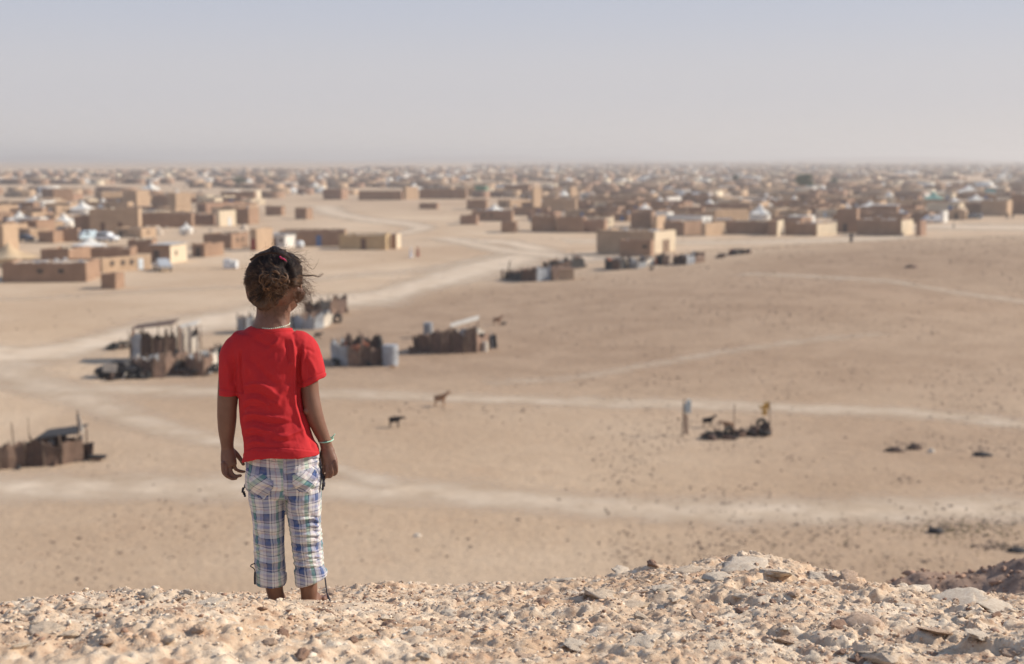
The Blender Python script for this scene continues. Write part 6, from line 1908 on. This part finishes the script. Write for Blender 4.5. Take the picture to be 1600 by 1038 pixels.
# the right hem rises to the right, the left one falls a little
V = get_co(tm); X, Z = px_arr(V)
V[:, 2] += np.where((Z > 880) & (X > 455), np.clip((Z-880)/20, 0, 1)*(X-484)*MPX*.17, 0); set_co(tm, V)
def patch(src, name, poly, off, turn, ox=0):
    """cut the back-facing piece of cloth inside poly (picture outline), lift it and give it an edge"""
    V = get_co(src); N = get_no(src); X, Z = px_arr(V); ins = np.zeros(len(V), bool); n = len(poly); j = n-1
    for i in range(n):
        xi, yi = poly[i]; xj, yj = poly[j]
        c = ((yi > Z) != (yj > Z)) & (X < (xj-xi)*(Z-yi)/(yj-yi+1e-12)+xi); ins ^= c; j = i
    ins &= N[:, 1] < -.05
    ok = [p for p in src.polygons if all(ins[v] for v in p.vertices)]
    grp = {}
    def find(a):
        while grp.setdefault(a, a) != a: grp[a] = grp[grp[a]]; a = grp[a]
        return a
    for p in ok:
        vs = list(p.vertices)
        for w_ in vs[1:]: grp[find(w_)] = find(vs[0])
    cnt = {}
    for p in ok: k_ = find(p.vertices[0]); cnt[k_] = cnt.get(k_, 0)+1
    top_ = max(cnt, key=cnt.get); ok = [p for p in ok if find(p.vertices[0]) == top_]
    used = sorted({v for p in ok for v in p.vertices}); mp = {v: i for i, v in enumerate(used)}
    me = bpy.data.meshes.new(name); me.from_pydata([tuple(V[v] + N[v]*off) for v in used], [], [tuple(mp[v] for v in p.vertices) for p in ok]); me.update()
    cloth_uv(me, turn, ox); o = under_child(name, me, PLAID, trousers_o)
    sl = o.modifiers.new('solid', 'SOLIDIFY'); sl.thickness = off+.0008; sl.offset = -1; return o
cloth_uv(tm)
src_copy = tm.copy()
trousers_o = under_child('trousers', tm, PLAID)
patch(src_copy, 'back_pocket', [(389,745),(410,739),(428,752),(427,764),(412,782),(398,776),(391,768)], .0022, R(42))
patch(src_copy, 'back_pocket', [(456,742),(480,733),(494,726),(499,752),(482,772),(466,768),(457,757)], .0022, R(-48), .02)
patch(src_copy, 'waistband', [(380,700),(505,700),(505,716),(470,718),(443,719),(410,718),(380,722)], .0018, 0.0, .01)
patch(src_copy, 'belt_loop', [(424,700),(430,700),(431,724),(425,724)], .0042, 0.0, .03)
# dark laced trim at the side pockets, cords at the hems
cord_m = mat('dark_cord', (.045, .042, .055), scale=60, bump=.3)
def cord(pts, r_, name='cord', m=None, par=None):
    me = bpy.data.meshes.new(name); mb = MB().tube([tuple(p) for p in cr_pts([tuple(W(*q)) for q in pts], 6)], r_, 7); me.from_pydata(mb.v, [], mb.f); me.update()
    return under_child(name, me, m or cord_m, par or trousers_o)
cord([(509,899,-.02),(511,908,-.028),(512,917,-.03),(514,926,-.03),(517,934,-.028)], .0022, 'hem_cord')
cord([(514,926,-.03),(515.5,930,-.03),(517,935,-.028)], .0036, 'hem_cord')
cord([(402,876,-.03),(397,877,-.034),(395,880,-.034),(400,883,-.036),(402,889,-.036),(402,908,-.034)], .0016, 'hem_cord')
cord([(402,888,-.038),(401.5,897,-.038),(401.5,907,-.036)], .0028, 'hem_cord')
for (x, z0, z1, s) in ((384, 757, 775, -1), (504, 742, 764, 1)):
    me = bpy.data.meshes.new('laced_trim'); mb = MB(); n = int((z1-z0)/1.6); rr = random.Random(int(x))
    for i in range(n):
        z = z0 + (z1-z0)*i/n; q = W(x + s*math.sin(math.pi*i/n)*3 + rr.uniform(-1, 1), z, -.012 + rr.uniform(-.008, .008))
        mb.tube([q + Vector((0, 0, .003)), q - Vector((0, 0, .003))], [.0034, .0034], 6)
    me.from_pydata(mb.v, [], mb.f); me.update(); under_child('laced_trim', me, cord_m, trousers_o)
cord([(499,712,-.01),(502,722,-.012),(503,735,-.012),(505,748,-.012),(504,765,-.012)], .0016, 'side_lace')
btn = mat('purple_button', (.14, .13, .30), scale=40, bump=0, rough=.4)
me = bpy.data.meshes.new('button'); mb = MB().tube([tuple(W(391,729,-.038)), tuple(W(391,729,-.046))], [.0045, .004], 12); me.from_pydata(mb.v, [], mb.f); me.update(); under_child('button', me, btn, trousers_o)

# ---- necklace, bracelet, earrings
bead = mat('pale_green_bead', (.62, .72, .55), scale=50, bump=0, rough=.3, spec=.6)
V, F = [], []
bb = Blob()
for k in range(52):
    a = 2*math.pi*k/52
    q = Vector((W(425, 512).x + 26.5*MPX*math.cos(a), Y0 + .004 + .052*math.sin(a), W(425, 509).z + .006*math.cos(a)*0 - .004*(-math.sin(a)) + .0045*(abs(math.cos(a)))))
    bb.ball(q, (.0026, .0026, .0026), None, 10, 6)
me = bpy.data.meshes.new('necklace'); me.from_pydata(bb.V, [], bb.F); me.update(); under_child('necklace', me, bead)
brc = mat('green_band', (.16, .50, .38), scale=60, bump=.2, col2=(.50, .66, .50))
pts = []
wc = Vector(W(508.5, 689, .010)); ax = (Vector(W(512, 708, .012)) - Vector(W(501, 675, .004))).normalized(); u_ = ax.cross(Vector((0, 1, 0))).normalized(); w_ = ax.cross(u_)
for k in range(29):
    a = 2*math.pi*k/28; pts.append(wc + u_*(11.2*MPX*math.cos(a)) + w_*(.0215*math.sin(a)) + ax*(.004*math.cos(a)))
me = bpy.data.meshes.new('bracelet'); mb = MB().tube(pts, .0021, 6)
for d in ((.006, -.004, .006), (.010, -.002, .012), (-.002, -.006, .004)):
    q = Vector(W(518.5, 684, -.006)); mb.tube([q, q + Vector(d)*.6, q + Vector(d)*1.1], [.0018, .0024, .001], 6)
me.from_pydata(mb.v, [], mb.f); me.update(); under_child('bracelet', me, brc)
silver = mat('silver', (.8, .8, .8), var=.02, scale=50, bump=0, metal=1.0, rough=.2)
for sx in (-1, 1):
    bb = Blob(); bb.ball(hd(sx*(.0815 if sx < 0 else .070), .000, -.066), (.0026, .0026, .0030)); me = bpy.data.meshes.new('earring'); me.from_pydata(bb.V, [], bb.F); me.update(); under_child('earring', me, silver)

# ---- hair: a cap of tangled hair, thousands of strands gathered to a knot, loose wisps
def hair_material():
    m, nt, b = nodes('dark_hair'); L = nt.links.new
    at = nt.nodes.new('ShaderNodeAttribute'); at.attribute_name = 'sun_bleach'
    cr = nt.nodes.new('ShaderNodeValToRGB'); E = cr.color_ramp.elements
    E[0].position = 0; E[0].color = (.024, .015, .012, 1); E[1].position = 1; E[1].color = (.30, .17, .09, 1)
    e = E.new(.5); e.color = (.10, .055, .034, 1)
    L(at.outputs['Fac'], cr.inputs[0]); L(cr.outputs[0], b.inputs['Base Color'])
    b.inputs['Roughness'].default_value = .55; b.inputs['Specular IOR Level'].default_value = .35; return m
HAIR = hair_material()
kn = hd(-.010, -.092, .016)          # the knot at the back of the head
kn = Vector((W(440, 434).x, Y0 - .088, W(440, 434).z))
B = Blob()
B.ball(hd(.002, -.006, .003), (.0755, .086, .0775), HR, 26, 18)
B.ball(hd(.008, -.044, -.006), (.065, .048, .062), HR, 22, 16)
B.ball(hd(-.004, -.058, -.046), (.052, .030, .034), HR, 18, 14)
B.ball(Vector((W(458, 430).x, Y0-.03, W(458, 430).z)), (.026, .040, .040), None, 18, 14)
B.ball(kn + Vector((-.006, .010, .002)), (.036, .026, .032), None, 18, 14)
cap = B.fuse('hair', .0030, 2)
V = get_co(cap); N = get_no(cap)
q_ = V - np.array(HC)
lock = fbm(q_[:, 0]*30, q_[:, 2]*18, q_[:, 1]*22, o=3, seed=91)
V = V + N*(.008*lock + .003*fbm(q_[:, 0]*90, q_[:, 2]*60, q_[:, 1]*70, o=2, seed=92))[:, None]
# clear the face, forehead and ears
loc = (V - np.array(HC)) @ np.array(HR)      # head space
face = (loc[:, 1] > .020) & (loc[:, 2] < .045)
sq = np.clip((-.002 - loc[:, 2])/.035, 0, 1); sq = sq*sq*(3-2*sq)
loc2 = loc.copy(); loc2[:, 0] *= 1-.17*sq; V = np.array(HC) + loc2 @ np.array(HR).T
V[face] = np.array(HC) + (V[face]-np.array(HC))*.80
eark = (np.abs(loc[:, 0]) > .055) & (loc[:, 2] < -.012) & (loc[:, 1] > -.035)
V[eark] = np.array(HC) + (V[eark]-np.array(HC))*.84
set_co(cap, V)
from mathutils.bvhtree import BVHTree
_cv = get_co(cap); BV = BVHTree.FromPolygons([tuple(v) for v in _cv], [tuple(p.vertices) for p in cap.polygons])
def on_cap(P, lift):
    out = np.array(P, float)
    for i in range(len(out)):
        d = Vector(out[i]) - HC; d.normalize()
        h_, n_, _, _ = BV.ray_cast(HC + d*.2, -d)
        if h_ is not None: out[i] = np.array(h_) + np.array(d)*lift[i]
    return out
hr = np.random.default_rng(12)
def prisms(S_, rad, bleach):
    """S_: (n, k, 3) strands -> 3-sided tapered tubes"""
    n, k, _ = S_.shape
    T = np.gradient(S_, axis=1); T /= np.linalg.norm(T, axis=2, keepdims=True)+1e-9
    A = np.cross(T, np.array([.3, .5, .81])); A /= np.linalg.norm(A, axis=2, keepdims=True)+1e-9; Bn = np.cross(T, A)
    tap = np.linspace(1, .35, k)[None, :, None]; rr = rad[:, None, None]*tap
    P = np.stack([S_ + rr*(A*math.cos(a) + Bn*math.sin(a)) for a in (0, 2.094, 4.189)], 2)   # n,k,3,3
    ids = np.arange(n*k*3).reshape(n, k, 3)
    q = np.stack([ids[:, :-1], ids[:, 1:], np.roll(ids, -1, 2)[:, 1:], np.roll(ids, -1, 2)[:, :-1]], -1).reshape(-1, 4)
    return P.reshape(-1, 3), q, np.repeat(bleach, k*3)
def gather(n):
    """strands lying on the head from the hairline to the knot"""
    lane_l = hr.uniform(.0006, .0070, 60); lane_b = hr.normal(0, .26, 60)
    K = 15; out = []; bl = []; k_local = (np.array(kn) - np.array(HC)) @ np.array(HR)
    while len(out) < n:
        th = hr.uniform(-math.pi, math.pi); ph = hr.uniform(-.75, 1.35)
        d = np.array([math.cos(ph)*math.sin(th), -math.cos(ph)*math.cos(th), math.sin(ph)])
        if d[1] > .45 and d[2] < .5: continue
        if abs(d[0]) > .62 and d[2] < -.18 and d[1] > -.45: continue
        if d[2] < -.66: continue
        kd = k_local/np.linalg.norm(k_local)
        lane = int(((math.atan2(d[2], d[0]) + math.pi)/(2*math.pi)*60 + 2.2*hr.normal(0, .25) + 7*ph) % 60)
        wv = hr.uniform(.002, .006); fr = hr.uniform(2, 5); p0 = lane*.7 + hr.uniform(-.6, .6)
        t = np.linspace(0, 1, K)[:, None]
        om = math.acos(np.clip(d@kd, -1, 1)); so_ = math.sin(om)+1e-6
        D = (np.sin((1-t)*om)*d + np.sin(t*om)*kd)/so_
        side = np.cross(d, kd); side /= np.linalg.norm(side)+1e-9
        # ellipsoid of the cap
        c_ = np.array([.002, -.012, .004]); r_ = 1/np.sqrt((D[:, 0]/.083)**2 + (D[:, 1]/.094)**2 + (D[:, 2]/.084)**2)
        P = c_ + D*(r_ + hr.uniform(-.003, .006) + .003*math.sin(lane))[:, None]
        P = P + np.outer(np.sin(t[:, 0]*fr + p0)*wv*np.sin(np.pi*t[:, 0])*1.6, side) + np.outer(.010*t[:, 0]**3, kd) + side*np.linspace(0, 1, K)[:, None]**2*hr.uniform(-.028, .028)
        PW = np.array(HC) + P @ np.array(HR).T
        lf = (lane_l[lane] + hr.uniform(-.0012, .0022)) * (1 + .3*np.sin(np.linspace(0, 5, K) + p0))
        out.append(on_cap(PW, lf))
        bl.append(np.clip(.31 - d[2]*.34 + lane_b[lane] + hr.normal(0, .12), 0, 1))
    return np.array(out), np.array(bl)
def knot(n):
    """twisted ropes of hair looped over one another"""
    K = 15; out = []; bl = []; nb = 17; per = n//nb
    for b_ in range(nb):
        c0 = np.array([hr.normal(0, .019), 0, hr.normal(-.004, .017)]); rb = hr.uniform(.005, .017); a0 = hr.uniform(0, 6.28); sweep = hr.uniform(2.4, 4.6)*(1 if b_ % 3 else -1)
        t = np.linspace(0, 1, K); a = a0 + sweep*t; top = hr.uniform(.004, .015); bb_ = hr.normal(.46, .20)
        base = np.stack([c0[0] + rb*np.cos(a)*1.15, t*0, c0[2] + rb*np.sin(a)], -1)
        lift = top*np.sin(np.pi*np.clip(t*1.05, 0, 1))**.6 + .002
        rp = hr.uniform(.0022, .0042)
        for i in range(per):
            ph = hr.uniform(0, 6.28); rr = rp*math.sqrt(hr.uniform(.1, 1)); tw = ph + t*hr.uniform(3, 5)
            P = base + np.stack([rr*np.cos(tw), t*0, rr*np.sin(tw)*.8], -1)
            out.append(on_cap(np.array(kn) + P, lift + rr*np.sin(tw)*.9)); bl.append(np.clip(bb_ + hr.normal(0, .12) + .2*(rr*math.sin(ph) > 0), 0, 1))
    return np.array(out), np.array(bl)
def fuzz(n, where, spread, length, curl, base_d):
    K = 15; out = []; bl = []
    for i in range(n):
        px, py, dy = where[hr.integers(len(where))]; p = np.array(W(px+hr.normal(0, spread), py+hr.normal(0, spread), dy+hr.normal(0, .012)))
        d = np.array(base_d) + hr.normal(0, .55, 3); d /= np.linalg.norm(d); L_ = length*hr.uniform(.35, 1.2); S_ = [p]
        for k in range(K-1):
            d = d + hr.normal(0, curl, 3) + np.array([.03, 0, -.02]); d /= np.linalg.norm(d); S_.append(S_[-1] + d*L_/K)
        out.append(S_); bl.append(np.clip(hr.normal(.5, .2), 0, 1))
    return np.array(out), np.array(bl)
packs = []
for S_, bl, r0_, r1_ in ((*gather(6500), .0004, .0008), (*knot(1300), .0005, .0010), 
        (*fuzz(420, [(470,420,-.03),(476,440,-.02),(474,455,-.02),(468,468,-.02),(466,405,-.02)], 5, .045, .22, (.8, 0, -.35)), .00018, .00030),
        (*fuzz(150, [(474,452,-.02),(470,465,-.02)], 5, .055, .20, (.45, 0, -.8)), .00018, .00030),
        (*fuzz(60, [(450,395,-.02),(465,405,-.02),(440,392,-.02),(420,392,-.02)], 6, .05, .16, (.7, 0, .5)), .00018, .00030),
        (*fuzz(60, [(388,420,-.01),(387,440,-.01),(395,402,-.01)], 4, .018, .3, (-.8, 0, .1)), .00018, .00028),
        (*fuzz(260, [(405,478,-.035),(420,484,-.04),(435,484,-.04),(448,478,-.035)], 7, .022, .25, (0, -.3, -.9)), .00018, .00032),
        (*fuzz(220, [(440,434,-.105),(432,440,-.10),(450,446,-.10),(425,425,-.10)], 9, .03, .35, (0, -.5, .1)), .0003, .0005)):
    packs.append(prisms(S_, hr.uniform(r0_, r1_, len(S_)), bl))
# the long wind-blown lock to the right and a few single hairs
def lockpath(pts, n, r_):
    C = catmull([tuple(W(*p)) for p in pts], 6)[:, :3]; idx_ = np.linspace(0, len(C)-1, 15).astype(int); C = C[idx_]
    S_ = np.array([C + hr.normal(0, .0012, 3) + np.outer(np.linspace(0, 1, 15), hr.normal(0, .0016, 3)) for _ in range(n)])
    return prisms(S_, np.full(n, r_), np.clip(hr.normal(.35, .1, n), 0, 1))
packs += [lockpath([(468,428,-.03),(480,430,-.03),(492,429,-.03),(500,431,-.03),(507,426,-.03)], 16, .00035),
          lockpath([(462,400,-.02),(478,412,-.02),(490,421,-.02),(497,412,-.02),(500,404,-.02)], 3, .00028), lockpath([(452,396,-.02),(470,398,-.02),(480,406,-.02),(488,420,-.02)], 4, .00025),
          lockpath([(430,392,-.02),(445,389,-.02),(462,394,-.02),(470,391,-.02)], 4, .00025), lockpath([(474,445,-.02),(484,455,-.02),(489,470,-.02),(487,486,-.02)], 10, .00022),
          lockpath([(470,455,-.02),(478,470,-.02),(479,488,-.02)], 10, .00022), lockpath([(476,435,-.02),(488,447,-.02),(494,462,-.02)], 8, .0002),
          lockpath([(396,404,-.05),(412,396,-.05),(436,394,-.05),(455,402,-.05)], 30, .0006)]
capV = get_co(cap); off = len(capV)
q_ = (capV-np.array(HC))
Vs = [capV]; Bl = [np.clip(.16 + .25*fbm(q_[:, 0]*50, q_[:, 2]*30, q_[:, 1]*40, o=2, seed=5) - q_[:, 2]*2.2, 0, 1)]; Fs = []
capF = np.array([tuple(p.vertices) if len(p.vertices) == 4 else tuple(p.vertices)+(p.vertices[2],) for p in cap.polygons])
Fs.append(capF)
for v_, f_, b_ in packs: Vs.append(v_); Fs.append(f_ + off); Bl.append(b_); off += len(v_)
hm_ = mesh_np('hair', np.concatenate(Vs), np.concatenate(Fs), True)
if len(hm_.vertices) == off:
    a = hm_.attributes.new('sun_bleach', 'FLOAT', 'POINT'); a.data.foreach_set('value', np.concatenate(Bl).astype(np.float32))
hair_o = under_child('hair', hm_, HAIR)
tie = mat('pink_hair_tie', (.40, .035, .09), scale=60, bump=.2)
me = bpy.data.meshes.new('hair_tie'); P = [W(442,399,-.055), W(445,401.5,-.06), W(449,403,-.06), W(452,407,-.055)]; mb = MB().tube(cr_pts([tuple(p) for p in P], 4), .0028, 8); me.from_pydata(mb.v, [], mb.f); me.update(); under_child('hair_tie', me, tie, hair_o)
